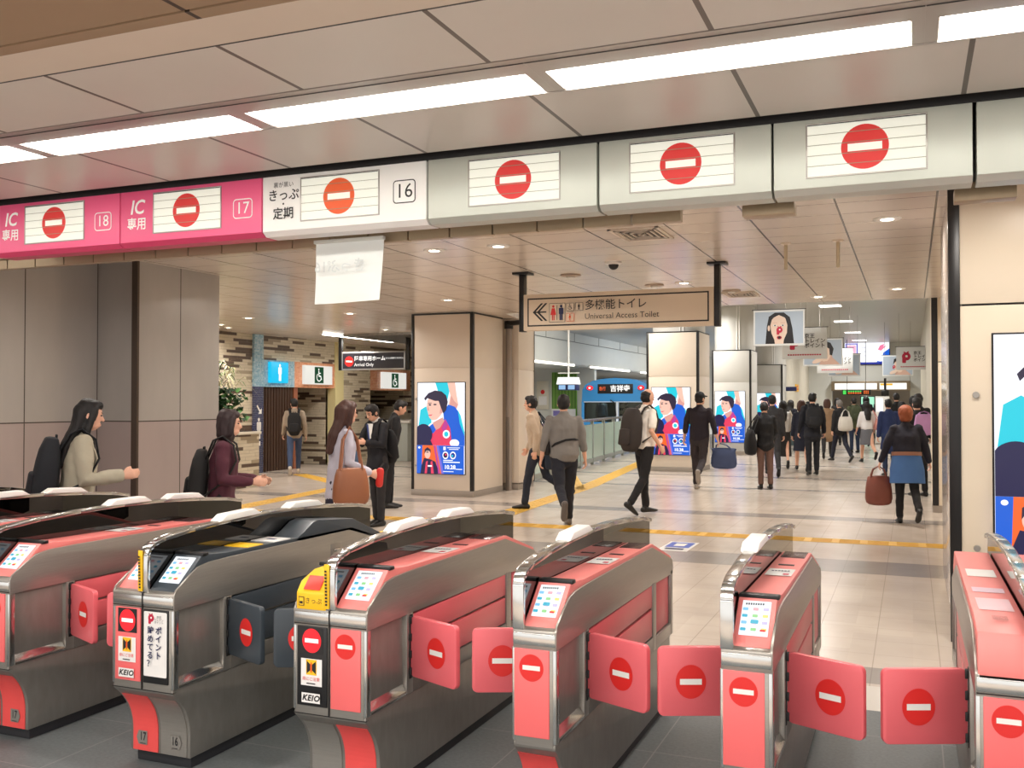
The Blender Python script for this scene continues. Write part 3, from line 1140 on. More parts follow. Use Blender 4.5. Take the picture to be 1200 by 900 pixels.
def leafy(name, label, cx, cy, cz, rx, ry, rz, n, ln, wd, mats, up, seed, stem=True):
    rnd = random.Random(seed)
    t = thing(name, label, 'plant', (cx, cy, 1.03), 0, 'plants in the tiled planter')
    m = MB()
    for i in range(n):
        a = rnd.uniform(0, 2 * PI)
        q = Vector((rnd.gauss(0, .5) * rx, rnd.gauss(0, .5) * ry, cz - 1.03 + rnd.uniform(-1, 1) * rz))
        d = Vector((math.cos(a), math.sin(a), rnd.uniform(up - .5, up + .5))).normalized()
        L = ln * rnd.uniform(.6, 1.2)
        sd = d.cross(Vector((0, 0, 1))).normalized() * wd
        m1 = q + d * L * .35 + Vector((0, 0, .02))
        m2 = q + d * L * .72 + Vector((0, 0, -L * .08))
        tip = q + d * L + Vector((0, 0, -L * .42))
        mm = rnd.choice(mats)
        m.face([q - sd * .5, q + sd * .5, m1 + sd, m1 - sd], mm)
        m.face([m1 - sd, m1 + sd, m2 + sd * .8, m2 - sd * .8], mm)
        m.face([m2 - sd * .8, m2 + sd * .8, tip], mm)
    m.build('foliage', t, 0, smooth=0)
    m = MB()
    for k in range(3):
        m.tube([(rnd.uniform(-.1, .1), rnd.uniform(-.06, .06), 0), (rnd.uniform(-.1, .1), rnd.uniform(-.05, .05), (cz - 1.03) * .5), (rnd.uniform(-.15, .15), rnd.uniform(-.06, .06), cz - 1.03)], .018, mat('stem_brown', (96, 78, 52), .7))
    m.build('stem', t)


GR1 = mat('leaf_green', (70, 120, 52), .5, 0, .2, 9)
GR2 = mat('leaf_dark', (34, 66, 36), .5, 0, .2, 9)
GR3 = mat('leaf_straw', (206, 200, 150), .5, 0, .15, 9)
GR4 = mat('leaf_light', (140, 166, 90), .5, 0, .2, 9)
FLW = mat('blossom_pink', (226, 170, 150), .6, 0, .2, 9)
leafy('spiky_plant', 'straw and green spiky leaved plant spilling over the top of the planting', -12.0, 14.5, 2.02, .5, .3, .26, 170, .46, .011, [GR3, GR3, GR4, GR1, GR2], .35, 3)
leafy('ivy_bush', 'dark green bushy plant under the spiky leaves', -11.75, 14.5, 1.5, .36, .24, .3, 420, .12, .045, [GR2, GR2, GR1], .1, 5)
leafy('flowering_plant', 'small pink blossoming plant at the left of the dark bush', -12.35, 14.45, 1.42, .22, .18, .26, 200, .1, .045, [FLW, GR2, FLW, GR1], .2, 8)

# right-hand block, right wall, far end
m = MB()
m.box(.42, 1.0, 16, 50, 0, 4.4, WALLC)
m.box(.75, 1.2, 9.2, 16, 0, 4.4, WALLC)
struct(m.build('wall_right', smooth=0))
m = MB()
m.box(-9, -3.6, 50, 50.4, 0, 4.4, WALLW)
m.box(-.05, 3, 50, 50.4, 0, 4.4, WALLW)
m.box(-3.62, -.03, 50, 50.4, 2.52, 4.4, WALLW)
m.box(-6.5, 3, 60, 60.3, 0, 4.4, mat('far_room_wall', (150, 138, 120), .6, 0, .2, 1.3))
struct(m.build('wall_back', smooth=0))
m = MB()
m.box(-7.2, -4.7, 39, 50, 0, 4.4, WALLC)
struct(m.build('wall_hall_left', smooth=0))
m = MB()
m.box(-19, -13.27, 42, 42.3, 0, 4.4, WALLW)
m.box(-22, -13.0, 28, 28.2, 3.0, 4.4, WALLW)
m.box(-13.25, -13.0, 28, 64, 3.08, 4.4, WALLW)
m.box(-22, -13.0, 28, 64, 3.06, 3.1, WALLW)
m.box(-22, -5, 62, 62.3, -1.2, 4.4, WALLW)
m.box(-21.9, -21.6, 9, 62, 0, 4.4, WALLW)
struct(m.build('wall_platform', smooth=0))
m = MB()
m.tube([(-12.97, 30, 4.04), (-12.97, 60, 4.04)], .012, BLACKT, 6)
for i in range(9):
    m.tube([(-12.97, 31.5 + i * 3.4, 4.04), (-12.97, 31.5 + i * 3.4, 4.4)], .007, BLACKT, 6)
struct(m.build('trim_4', smooth=0))


# ------------------------------------------------------------------ lane signs over the gates
def lane_sign(x0, x1, label, body, edge, kind, num=None, insx=None, circ=None):
    cx = (x0 + x1) / 2
    t = thing('lane_sign', label, 'sign', (cx, 4.0, 2.405), 0, 'signs above the gate lanes')
    hw = (x1 - x0) / 2 - .003
    m = MB()
    m.prismx([(.0, .022), (.0, .295), (.13, .295), (.13, 0), (.03, 0)], -hw, hw, body)
    m.build('sign_case', t, .002)
    m = MB()
    m.prismx([(-.001, .022), (.03, -.001), (.13, -.001), (.13, .002), (.032, .002), (.002, .024)], -hw, hw, edge)
    m.build('lower_edge', t)
    if kind == 'blank':
        return t
    ix = (insx if insx is not None else -.012)
    zc = .168
    m = MB()
    w, h = .217, .103
    for a, b, c, d in ((ix - w - .006, ix + w + .006, zc + h, zc + h + .006), (ix - w - .006, ix + w + .006, zc - h - .006, zc - h),
                       (ix - w - .006, ix - w, zc - h, zc + h), (ix + w, ix + w + .006, zc - h, zc + h)):
        m.box(a, b, -.004, .004, c, d, STEEL)
    m.build('display_frame', t, .001)
    ar = Art(.0006)
    ar.rect(ix - w, zc - h, ix + w, zc + h, SLAT)
    rr = .088
    ar.noentry(ix - .002, zc, rr, circ or RED, SLAT)
    for k in range(1, 5):
        z = zc - h + k * 2 * h / 5
        ar.rect(ix - w, z - .0012, ix + w, z + .0012, mat('slat_gap', (150, 146, 120), .5))
    ar.rect(ix - w, zc + h - .004, ix + w, zc + h, BLACKT)
    ar.build('flap_display', t, face_front(0, -.001, 0))
    if kind == 'ic':
        ar = Art(.0006)
        ar.text('IC', -.345, .205, .105, SIGNW, shear=.2, bold=.002, sx=.95)
        ar.text('専用', -.345, .115, .07, SIGNW, bold=.001, sx=.95)
        ar.build('lettering', t, face_front(0, -.001, 0))
        ar = Art(.0006)
        ar.outline(.285, .10, .405, .20, .005, SIGNW, .02, SIGNP)
        ar.text(num, .345, .15, .085, SIGNW)
        ar.build('lane_number', t, face_front(0, -.001, 0))
    elif kind == 'ticket':
        ar = Art(.0006)
        ar.text('裏が黒い', -.335, .248, .030, INK)
        ar.text('きっぷ', -.335, .195, .062, INK, bold=.0008)
        ar.text('・', -.335, .150, .05, INK)
        ar.text('定期', -.335, .103, .062, INK, bold=.0008)
        ar.build('lettering', t, face_front(0, -.001, 0))
        ar = Art(.0006)
        ar.outline(.285, .105, .405, .215, .005, INK, .018, SIGNW)
        ar.text(num, .345, .16, .095, INK)
        ar.build('lane_number', t, face_front(0, -.001, 0))
    return t


lane_sign(-4.857, -3.932, 'pink lane sign reading IC 18', SIGNP, SIGNPD, 'ic', '18')
lane_sign(-3.930, -3.006, 'pink lane sign reading IC 17', SIGNP, SIGNPD, 'ic', '17')
lane_sign(-3.004, -2.078, 'white lane sign numbered 16 with an orange no-entry disc', SIGNW, SIGNW, 'ticket', '16', circ=REDO)
lane_sign(-2.074, -1.250, 'unnumbered silver no-entry lane sign directly right of the white sign 16', SIGNG, SIGNG, 'plain', insx=.02)
lane_sign(-1.244, -.514, 'unnumbered silver no-entry lane sign, middle one of three', SIGNG, SIGNG, 'plain', insx=-.005)
lane_sign(-.510, .222, 'unnumbered silver no-entry lane sign, rightmost of three', SIGNG, SIGNG, 'plain', insx=-.015)
lane_sign(.230, 1.3, 'blank silver sign panel at the right end of the sign row', SIGNG, SIGNG, 'blank')

m = MB()
for i in range(20):
    x = -5.33 + i * .231
    if x > -1.1:
        break
    m.box(x, x + .222, 4.285, 4.33, 2.388, 2.45, RAILM)
m.box(-5.4, -.95, 4.262, 4.35, 2.444, 2.47, RAILM)
struct(m.build('trim_5', smooth=0))
for k, (xa, xb, lb) in enumerate(((-.675, -.455, 'short bronze bracket under the middle silver signs'), (.165, .39, 'short bronze bracket at the corner of the right-hand pillar'))):
    m = MB(); m.box(xa, xb, 4.262, 4.35, 2.382, 2.43, RAILM); m.box(xa + .02, xb - .02, 4.29, 4.33, 2.43, 2.47, RAILM)
    tag(m.build('mounting_bracket', None, .003), lb, 'bracket', 'brackets under the sign row')

# the taped-up plastic sleeve seen from behind
t = thing('hanging_notice', 'white sheet in a plastic sleeve hanging below the pink and white signs', 'notice', (-2.64, 4.22, 2.07))
NOT = mat('paper_white', (240, 244, 242), .5, 0, .03, 9, emit=0)
m = MB()
N = 8
fr = []
for i in range(N + 1):
    for j in range(N + 1):
        u, v = i / N, j / N
        fr.append(Vector((-.2 + u * .4 + .008 * v, .012 * math.sin(u * 5 + v * 2) * (1 - v) - .02 * (1 - v) * u, .008 + v * .315 + .005 * u)))
for i in range(N):
    for j in range(N):
        a = i * (N + 1) + j
        m.face([fr[a], fr[a + N + 1], fr[a + N + 2], fr[a + 1]], NOT)
bmesh.ops.remove_doubles(m.bm, verts=m.bm.verts[:], dist=.0005)
bmesh.ops.solidify(m.bm, geom=m.bm.faces[:], thickness=.0015)
s = m.build('sheet', t, 0, smooth=60)
ar = Art(.0005)
GHOST = mat('ghost_print', (216, 222, 222), .5)
ar.text('きっぷ16', 0, .19, .075, GHOST, sx=-1, bold=.001)
ar.build('show_through_print', s, face_front(-.03, -.030, 0))
m = MB(); m.box(-.2, .208, -.012, .016, .318, .336, mat('tape_clear', (214, 214, 206), .3)); m.build('tape_strip', t, .002)


# ------------------------------------------------------------------ strip lights over the gates
edges = [-7.4, -6.18, -4.95, -3.73, -2.51, -1.24, .005, 1.25]
names = ['far left, outside the pink signs', 'far left end', 'at the left edge above the IC 18 sign', 'above the IC 17 sign', 'above the white sign 16', 'above the silver signs', 'rightmost, above the blank sign panel']
for i in range(len(edges) - 1):
    xa, xb = edges[i] + .083, edges[i + 1]
    t = thing('strip_light', 'recessed white strip light ' + names[i], 'ceiling light', ((xa + xb) / 2, 3.16, 2.722), 0, 'strip lights above the gates')
    hw = (xb - xa) / 2
    m = MB(); m.box(-hw, hw, -.035, .17, -.008, .03, TUBE); m.build('diffuser', t, .02, 3)
    m = MB()
    m.box(-hw - .0414, hw + .0414, .172, .182, -.006, .082, TROUGH)
    m.box(-hw - .0414, hw + .0414, -.19, -.04, -.004, .02, TROUGH)
    m.box(-hw - .04, hw + .04, -.15, -.145, -.006, .0, BLACKT)
    m.box(hw + .004, hw + .0414, -.04, .17, -.004, .02, TROUGH)
    m.box(-hw - .0414, -hw - .004, -.04, .17, -.004, .02, TROUGH)
    m.build('trough', t)


def area(x, y, z, sx, sy, e, col=(1, .93, .85), rot=(0, 0, 0), spread=160):
    l = bpy.data.lights.new('lamp', 'AREA')
    l.shape = 'RECTANGLE' if sx != sy else 'DISK'
    l.size = sx
    l.size_y = sy
    l.energy = e
    l.color = col
    l.spread = R(spread)
    o = bpy.data.objects.new('lamp_light', l)
    C.objects.link(o)
    o.location = (x, y, z)
    o.rotation_euler = rot
    return o


def downlight(x, y, z, label, e=40, r=.085):
    t = thing('downlight', label, 'ceiling light', (x, y, z), 0, 'round recessed downlights')
    m = MB(); m.lathe([(r, -.006), (r, 0), (r * 1.3, 0), (r * 1.3, -.004), (r * 1.22, -.010)], WHITE); m.build('trim_ring', t)
    m = MB(); m.lathe([(r * .98, -.001), (r * .98, -.006), (r * .6, -.010)], LENS); m.build('lens', t)
    area(x, y, z - .02, r * 2, r * 2, e)


DE = 25
for x, y, l in ((-.17, 8.34, 'large lit downlight in front of the right-hand pillar'), (-.165, 13.58, 'lit downlight near the end of the low ceiling, before the posters'),
                (-3.605, 8.405, 'lit downlight above the left end of the toilet sign'), (-4.283, 8.405, 'lit downlight just right of the hanging white sheet'),
                (-8.67, 13.92, 'lit downlight in front of the left advertising pillar'), (-9.96, 17.36, 'lit downlight near the strip lamp of the restroom lobby'),
                (-12.6, 15.7, 'small lit downlight above the planter'), (-12.2, 15.0, 'small lit downlight in front of the mosaic post')):
    downlight(x, y, 3.05, l, DE, .085 if x > -9 else .06)
for x, y in ((-6.4, 6.2), (-3.6, 5.6), (-.9, 5.6), (-6.4, 9.8), (-10.5, 10.5), (-6.2, 12.6), (-2.6, 11.9), (-4.2, 14.2), (-10.8, 14), (-1.2, 14.2), (-9.4, 10.4), (.55, 6.1)):  # lamps added for more light; the last follows a light pool on the pillar
    downlight(x, y, 3.05, 'extra lit downlight added in the low ceiling of the concourse', DE if x < .5 else 15)
t = thing('linear_lamp', 'long thin lit lamp in the ceiling of the restroom lobby', 'ceiling light', (-11.8, 19.4, 3.05))
m = MB(); m.box(-.05, .05, -1.5, 1.5, -.03, -.005, TUBE); m.build('diffuser', t, .008)
m = MB(); m.box(-.08, .08, -1.55, 1.55, -.012, .0, WHITE); m.build('housing', t, .003)
area(-11.8, 19.4, 3.0, .1, 3.0, 45)
m = MB()
for i in range(22):
    m.box(-11.5 + i * .12, -11.47 + i * .12, 18.2, 22.5, 2.99, 3.052, STEEL)
for i in range(20):
    m.box(-11.5, -8.9, 18.2 + i * .22, 18.22 + i * .22, 3.0, 3.045, STEEL)
struct(m.build('trim_6', smooth=0))
# lamp panels added to light the high hall
for i, (x, y) in enumerate(((-2.2, 18), (-2.2, 24), (-2.2, 30), (-2.2, 36), (-2.2, 42), (-2.2, 47.5), (-5.9, 20), (-5.9, 28), (-8.6, 24))):
    t = thing('added_panel_light', 'added square lamp panel lighting the far hall from its high grey ceiling', 'ceiling light', (x, y, 4.4), 0, 'added lamp panels of the far hall')
    m = MB(); m.box(-.3, .3, -.3, .3, -.016, -.004, mat('fill_panel', (255, 250, 242), .4, 0, emit=5.0)); m.build('diffuser', t, .004)
    m = MB(); m.box(-.33, .33, -.33, .33, -.010, 0, WHITE); m.build('frame', t, .002)
    area(x, y, 4.37, .6, .6001, 105, (1, .97, .92))
for i, y in enumerate((35, 43.5, 52, 60)):
    t = thing('platform_lamp', 'bright tube lamp along the lower edge of the white bulkhead above the train', 'ceiling light', (-12.93, y, 3.06), 0, 'tube lamps over the platform')
    m = MB(); m.loft([(0, -3.1, 0), (0, 3.1, 0)], [.045, .045], mat('platform_tube', (255, 250, 235), .4, 0, emit=3.0), 10); m.build('tube', t)
    m = MB(); m.box(-.06, .06, -3.2, 3.2, .04, .07, WHITE); m.build('batten', t)
area(-9.6, 32, 4.3, 2, 8, 330, (1, .96, .88), (0, R(42), 0))  # fill lights added over the platform without fixtures, tilted to brighten the bulkhead
area(-9.8, 47, 4.3, 2, 12, 420, (1, .96, .88), (0, R(42), 0))
area(-15.5, 37, 3.0, 2, 5, 90, (1, .96, .88))

# ------------------------------------------------------------------ advertising screens
def lit(name, col, e=.85):
    return mat('screen_' + name, col, .3, 0, emit=e)


SKY = lit('white', (246, 248, 255), 1.0)
CY = lit('cyan', (30, 205, 225))
BL = lit('blue', (22, 96, 214))
BLD = lit('deep_blue', (20, 40, 150))
NV = lit('navy', (26, 22, 70))
SK = lit('skin', (244, 196, 178))
SKD = lit('skin_shade', (222, 160, 150))
HR = lit('hair', (44, 34, 60))
RD = lit('crimson', (232, 60, 96))
OR = lit('orange', (244, 104, 40))
MG = lit('magenta', (190, 60, 150))
PUR = lit('violet', (120, 110, 220))


def ad_art(w, h):
    """sports advert: an athlete looking left above a match notice. u, v in 0..1"""
    a = Art(.0012)
    P = lambda pts: [((u - .5) * w, v * h) for u, v in pts]
    E = lambda u, v, ru, rv, m, rot=0: a.poly(P([(min(1, max(0, u + ru * math.cos(2 * PI * i / 36))), v + rv * math.sin(2 * PI * i / 36)) for i in range(36)]), m)
    po = lambda pts, m: a.poly(P(pts), m)
    a.rect(-w / 2, 0, w / 2, h, SKY)
    po([(.38, 1), (.72, 1), (.66, .86), (.60, .74), (.50, .80)], CY)
    po([(.02, .52), (.06, .70), (.18, .74), (.28, .70), (.30, .56), (.16, .50)], CY)
    # raised arm and blue sleeve
    po([(.64, 1), (.80, 1), (.83, .88), (.87, .76), (.82, .70), (.66, .74), (.70, .86)], SK)
    po([(.72, .86), (.78, .80), (.86, .76), (.82, .70), (.68, .73)], SKD)
    po([(.55, .68), (.66, .76), (.80, .735), (.90, .66), (1, .46), (1, .31), (.62, .31), (.58, .5)], BL)
    po([(.86, .70), (.92, .64), (1, .46), (1, .42), (.90, .55)], CY)
    # neck, jersey
    po([(.33, .56), (.54, .62), (.62, .54), (.50, .44), (.36, .46)], SKD)
    po([(.26, .52), (.36, .47), (.48, .50), (.60, .60), (.70, .50), (.74, .31), (.16, .31), (.22, .44)], RD)
    po([(.26, .52), (.33, .55), (.40, .48), (.34, .44), (.27, .46)], BL)
    po([(.52, .50), (.60, .60), (.66, .54), (.58, .44)], MG)
    E(.62, .435, .075, .045, SKY)
    E(.62, .435, .045, .028, CY)
    # head
    po([(.215, .80), (.20, .73), (.225, .68), (.26, .615), (.32, .585), (.42, .595), (.52, .65), (.57, .72), (.56, .82), (.44, .87), (.28, .86)], SK)
    po([(.48, .66), (.54, .67), (.58, .75), (.54, .79), (.50, .74)], SKD)
    po([(.15, .83), (.17, .80), (.22, .83), (.30, .815), (.38, .80), (.46, .80), (.50, .74), (.56, .66), (.62, .70), (.655, .79), (.62, .86), (.52, .905), (.38, .915), (.24, .885)], HR)
    po([(.23, .775), (.31, .78), (.31, .773), (.24, .768)], HR)
    E(.275, .755, .028, .008, HR)
    E(.385, .76, .035, .008, HR)
    po([(.235, .75), (.215, .695), (.26, .692), (.26, .70)], SKD)
    po([(.24, .645), (.31, .648), (.34, .655), (.31, .638), (.255, .634)], RD)
    # dark head of a bystander
    E(.14, .43, .19, .115, NV)
    po([(0, .31), (0, .40), (.3, .36), (.34, .31)], NV)
    E(.80, .34, .10, .04, SKY)
    # lower notice
    a.rect(-w / 2, 0, w / 2, .31 * h, BL)
    po([(.10, 0), (.12, .31), (.46, .31), (.56, 0)], OR)
    po([(.36, .31), (.40, .31), (.50, 0), (.46, 0)], MG)
    po([(.42, .31), (.47, .31), (.58, 0), (.53, 0)], PUR)
    po([(.08, 0), (.10, .08), (.16, .17), (.30, .155), (.40, .13), (.45, .06), (.46, 0)], NV)
    po([(.17, 0), (.20, .13), (.24, .14), (.22, 0)], RD)
    po([(.31, 0), (.30, .13), (.34, .14), (.37, 0)], RD)
    a.rect((.24 - .5) * w, .075 * h, (.33 - .5) * w, .092 * h, SKY)
    E(.235, .215, .062, .05, SK)
    po([(.17, .215), (.175, .265), (.235, .29), (.30, .265), (.305, .225), (.27, .25), (.21, .25)], HR)
    E(.235, .235, .03, .006, HR)
    a.ell((.06 - .5) * w, .285 * h, .025 * w, .012 * h, SKY)
    # crests and text
    E(.62, .205, .062, .042, SKY); E(.62, .205, .044, .028, NV); E(.63, .212, .02, .012, RD)
    E(.78, .205, .062, .042, SKY); E(.78, .205, .044, .028, BLD); E(.77, .2, .02, .012, CY)
    a.rect((.58 - .5) * w, .262 * h, (.63 - .5) * w, .298 * h, SKY)
    a.rect((.66 - .5) * w, .285 * h, (.93 - .5) * w, .292 * h, SKY)
    a.rect((.70 - .5) * w, .268 * h, (.90 - .5) * w, .275 * h, SKY)
    a.rect((.58 - .5) * w, .146 * h, (.78 - .5) * w, .155 * h, SKY)
    a.rect((.58 - .5) * w, .125 * h, (.93 - .5) * w, .136 * h, SKY)
    a.text('10.28', (.72 - .5) * w, .075 * h, .062 * h, SKY, bold=.003)
    a.rect((.84 - .5) * w, .052 * h, (.98 - .5) * w, .06 * h, SKY)
    a.rect((.58 - .5) * w, .025 * h, (.80 - .5) * w, .032 * h, SKY)
    return a


def screen(x, y, z, label, w=.87, h=1.51, src=None):
    t = thing('advertising_screen', label, 'screen', (x, y, z), 0, 'advertising screens on the pillars')
    m = MB()
    m.box(-w / 2 - .012, w / 2 + .012, -.012, .03, -.012, h + .012, BLACKT)
    m.build('bezel', t, .003)
    ad_art(w, h).build('advert_picture', t, face_front(0, -.0125, 0))
    return t


s0 = screen(-7.228, 14.45, .375, 'lit sports advert screen on the large pillar nearest the restrooms')
dup(s0, (-5.0, 21.5, .375), label='lit sports advert screen on the pillar behind the man in a black cap')
dup(s0, (-4.97, 29.0, .36), label='lit sports advert screen on the second pillar of the row, right of the capped man')
dup(s0, (-4.87, 36.5, .36), label='lit advert screen on the far pillar, partly behind people in dark clothes')
dup(s0, (.93, 7.0, .50), label='large lit advert screen cut off by the right edge of the photo')


def pillar(x0, x1, y0, y1, top, label, col, upper=None, lens=True):
    cx = (x0 + x1) / 2
    t = thing('pillar', label, 'pillar', (cx, y0, 0), 0, 'square clad pillars')
    a, d = (x1 - x0) / 2, y1 - y0
    m = MB()
    m.box(-a + .05, a - .05, .004, d, .1, 2.13, col)
    m.box(-a + .05, a - .05, .004, d, 2.142, top, col)
    m.box(-a + .055, a - .003, .012, d - .006, .05, top - .01, col)
    m.box(a - .04, a, .06, d, .1, 2.13, col)
    m.box(a - .04, a, .06, d, 2.142, top, col)
    m.build('cladding', t, .002)
    m = MB()
    m.box(-a, -a + .05, -.004, .05, .1, top, BLACKT); m.box(-a, -a + .01, .05, d, .1, top, BLACKT)
    m.build('corner_trim', t, .003)
    m = MB()
    m.box(a - .055, a + .004, -.004, .06, .1, top, BLACKT)
    m.build('corner_trim', t, .003)
    m = MB()
    m.box(-a - .002, a + .006, -.006, d + .002, 0, .1, SKIRT)
    m.build('skirting', t, .003)
    m = MB()
    m.box(-a, a, .0, d, top, top + .025, BLACKT)
    m.build('top_trim', t)
    if upper:
        m = MB()
        m.lathe([(upper, top + .02), (upper, 4.4)], COOL, (0, d / 2 + .05, 0), 40)
        for an in (-75, -68):
            c, s = math.cos(R(an)) * upper, math.sin(R(an)) * upper
            m.tube([(c, d / 2 + .05 + s, top + .02), (c, d / 2 + .05 + s, 4.4)], .018, WHITE, 6)
        m.build('round_shaft', t)
    if lens:
        for zz in (1.62, .5):
            m = MB()
            m.loft([(-a + .085, .004, zz), (-a + .085, -.008, zz)], [.018, .016], STEEL, 12, cap=False)
            m.build('panel_lock', t)
    return t


pillar(-7.79, -6.65, 14.45, 15.70, 3.02, 'large cream pillar with black edges nearest the restrooms', CREAM)
pillar(-5.56, -4.37, 21.5, 22.75, 3.12, 'cream pillar directly right of the blue train', CREAM, .6)
pillar(-5.50, -4.35, 29.0, 30.2, 3.07, 'pale pillar second in the row behind the man in a cap', COOL, .6)
pillar(-5.40, -4.35, 36.5, 37.7, 2.9, 'farthest pale pillar of the row, behind people in dark clothes', COOL, .58)
t = thing('wall_pillar', 'plain cream pillar right behind the large advert pillar, beside the platform opening', 'pillar', (-7.0, 16.0, 0))
m = MB(); m.box(-.6, .53, 0, .78, .12, 2.13, CREAM); m.box(-.6, .53, 0, .78, 2.142, 4.38, CREAM); m.box(-.58, .52, .01, .77, .1, 4.38, CREAM); m.build('cladding', t, .002)
m = MB(); m.box(-.59, .52, .01, .77, 0, .12, SKIRT); m.build('skirting', t, .003)
m = MB(); m.box(.515, .537, .765, .785, .1, 4.38, BLACKT); m.build('corner_trim', t)
t = thing('drain_pipe', 'grey drain pipe in the gap between the two left pillars', 'pipe', (-6.6, 15.86, 0))
m = MB(); m.loft([(0, 0, 0), (0, 0, 2.88)], [.055, .055], mat('pipe_grey', (150, 138, 128), .5, 0, .08, 6), 12, cap=False); m.build('pipe', t)
m = MB(); m.loft([(0, 0, 2.86), (0, 0, 3.0)], [.08, .08], BLACKT, 12, cap=False); m.loft([(-.03, -.03, 2.95), (.36, -.12, 2.97)], [.045, .045], BLACKT, 10); m.build('pipe_collar', t)
m = MB(); m.box(-.03, .03, -.07, -.03, 0, 1.3, mat('pipe_guard', (120, 110, 102), .4, .4, .05, 6)); m.build('pipe_guard', t, .004)

# right-hand pillars
t = thing('pillar', 'wide cream pillar with the big cut-off screen at the right edge', 'pillar', (1.5, 7.0, 0), 0, 'square clad pillars')
m = MB()
m.box(-1.2, 1.6, .004, 2.28, .1, 2.203, CREAMR)
m.box(-1.2, 1.6, .004, 2.28, 2.217, 3.05, CREAMR)
m.box(-1.19, 1.58, .014, 2.26, .05, 3.05, BLACKT)
m.box(-1.255, -1.19, .07, 2.28, .1, 3.05, mat('glossy_side_panel', (214, 204, 196), .14, .35, .05, 3))
m.build('cladding', t, .002)
m = MB(); m.box(-1.27, -1.2, -.006, .07, .0, 3.05, BLACKT); m.build('corner_trim', t, .003)
m = MB(); m.box(-1.2, 1.58, .012, 2.26, 0, .1, SKIRT); m.build('skirting', t)
for zz in (1.62, .62):
    m = MB(); m.loft([(-1.11, .004, zz), (-1.11, -.012, zz)], [.022, .02], STEEL, 12, cap=False); m.build('panel_lock', t)
t = thing('pillar', 'narrow black-edged pillar standing right of the woman with the blue skirt', 'pillar', (.85, 15.0, 0), 0, 'square clad pillars')
m = MB(); m.box(-.5, .5, .004, 1.0, .1, 2.13, CREAMR); m.box(-.5, .5, .004, 1.0, 2.142, 3.05, CREAMR); m.box(-.49, .49, .012, .99, .05, 3.05, BLACKT); m.build('cladding', t, .002)
m = MB(); m.box(-.58, -.5, -.004, .05, .1, 3.05, BLACKT); m.box(-.58, -.5, .05, 1.0, .1, 3.05, CREAMR); m.build('corner_trim', t)
m = MB(); m.box(-.58, .5, .0, .99, 0, .1, SKIRT); m.build('skirting', t)

# ------------------------------------------------------------------ hanging signs
BEIGE = mat('sign_beige', (230, 212, 188), .45, 0, .03, 4)
t = thing('toilet_sign', 'long beige hanging sign reading Universal Access Toilet with an arrow pointing left', 'sign', (-3.0, 10.3, 2.38), 0)
m = MB(); m.box(-1.08, 1.08, -.06, .06, 0, .41, BEIGE); b = m.build('panel', t, .006)
for s in (-1, 1):
    m = MB(); m.box(s * 1.11 - .03, s * 1.11 + .03, -.05, .05, -.01, .66, BLACKT); m.box(s * 1.11 - .1, s * 1.11 + .1, -.09, .09, .645, .67, BLACKT); m.build('hanger_post', t, .003)
ar = Art(.0012)
ar.outline(-1.03, .045, 1.03, .365, .016, INK, 0, BEIGE)
for q in (0, .05):
    x = -.965 + q
    ar.poly([(x, .205), (x + .10, .305), (x + .128, .305), (x + .028, .205), (x + .128, .105), (x + .10, .105)], INK)
ar.rect(-.94, .197, -.80, .213, INK)
BE2 = BEIGE
ar.outline(-.765, .085, -.575, .30, .005, INK, 0, BE2)
man_picto(ar, -.715, .192, .17, RED, True)
ar.rect(-.672, .11, -.666, .275, INK)
man_picto(ar, -.62, .192, .17, NAVYI)
for x, y, c in ((-.51, .25, INK), (-.405, .25, INK), (-.51, .135, REDO)):
    ar.outline(x - .045, y - .045, x + .045, y + .045, .004, c, 0, BE2)
chair_picto(ar, -.51, .25, .07, INK)
man_picto(ar, -.405, .25, .07, INK)
man_picto(ar, -.51, .135, .07, REDO, True)
ar.text('多機能トイレ', -.335, .255, .118, INK, align='LEFT', bold=.001)
ar.text('Universal Access Toilet', -.335, .135, .088, INK, align='LEFT')
ar.build('sign_print', t, face_front(0, -.0605, 0))

t = thing('arrival_sign', 'dark hanging sign reading Arrival Only with a red no-entry disc', 'sign', (-11.2, 19.0, 2.28))
m = MB(); m.box(-.82, .82, -.05, .05, 0, .42, mat('sign_frame_silver', (190, 190, 190), .3, .5, .05, 6)); m.build('panel', t, .01)
for s in (-1, 1):
    m = MB(); m.box(s * .87 - .04, s * .87 + .04, -.04, .04, .0, .77, BLACKT); m.build('hanger_post', t, .003)
ar = Art(.0015)
ar.rect(-.79, .035, .79, .385, mat('sign_charcoal', (48, 46, 54), .3, 0, .05, 6))
ar.noentry(-.62, .20, .115)
ar.text('降車専用ホーム', -.48, .255, .115, LIT, align='LEFT', bold=.003)
ar.text('ここからは乗車できません', .24, .258, .046, LIT, align='LEFT')
ar.text('Arrival Only', -.48, .12, .10, LIT, align='LEFT', bold=.001)
ar.build('sign_print', t, face_front(0, -.0505, 0))

# poster banners in the hall
BG = mat('poster_bluegrey', (176, 190, 206), .5, 0, .02, 5)
PW = mat('poster_white', (228, 230, 230), .5, 0, .02, 5)
FSK = mat('poster_skin', (232, 206, 188), .5, 0, .02, 5)
FSS = mat('poster_skin_shade', (214, 176, 158), .5, 0, .02, 5)
FH = mat('poster_hair', (26, 22, 26), .5, 0, .02, 5)


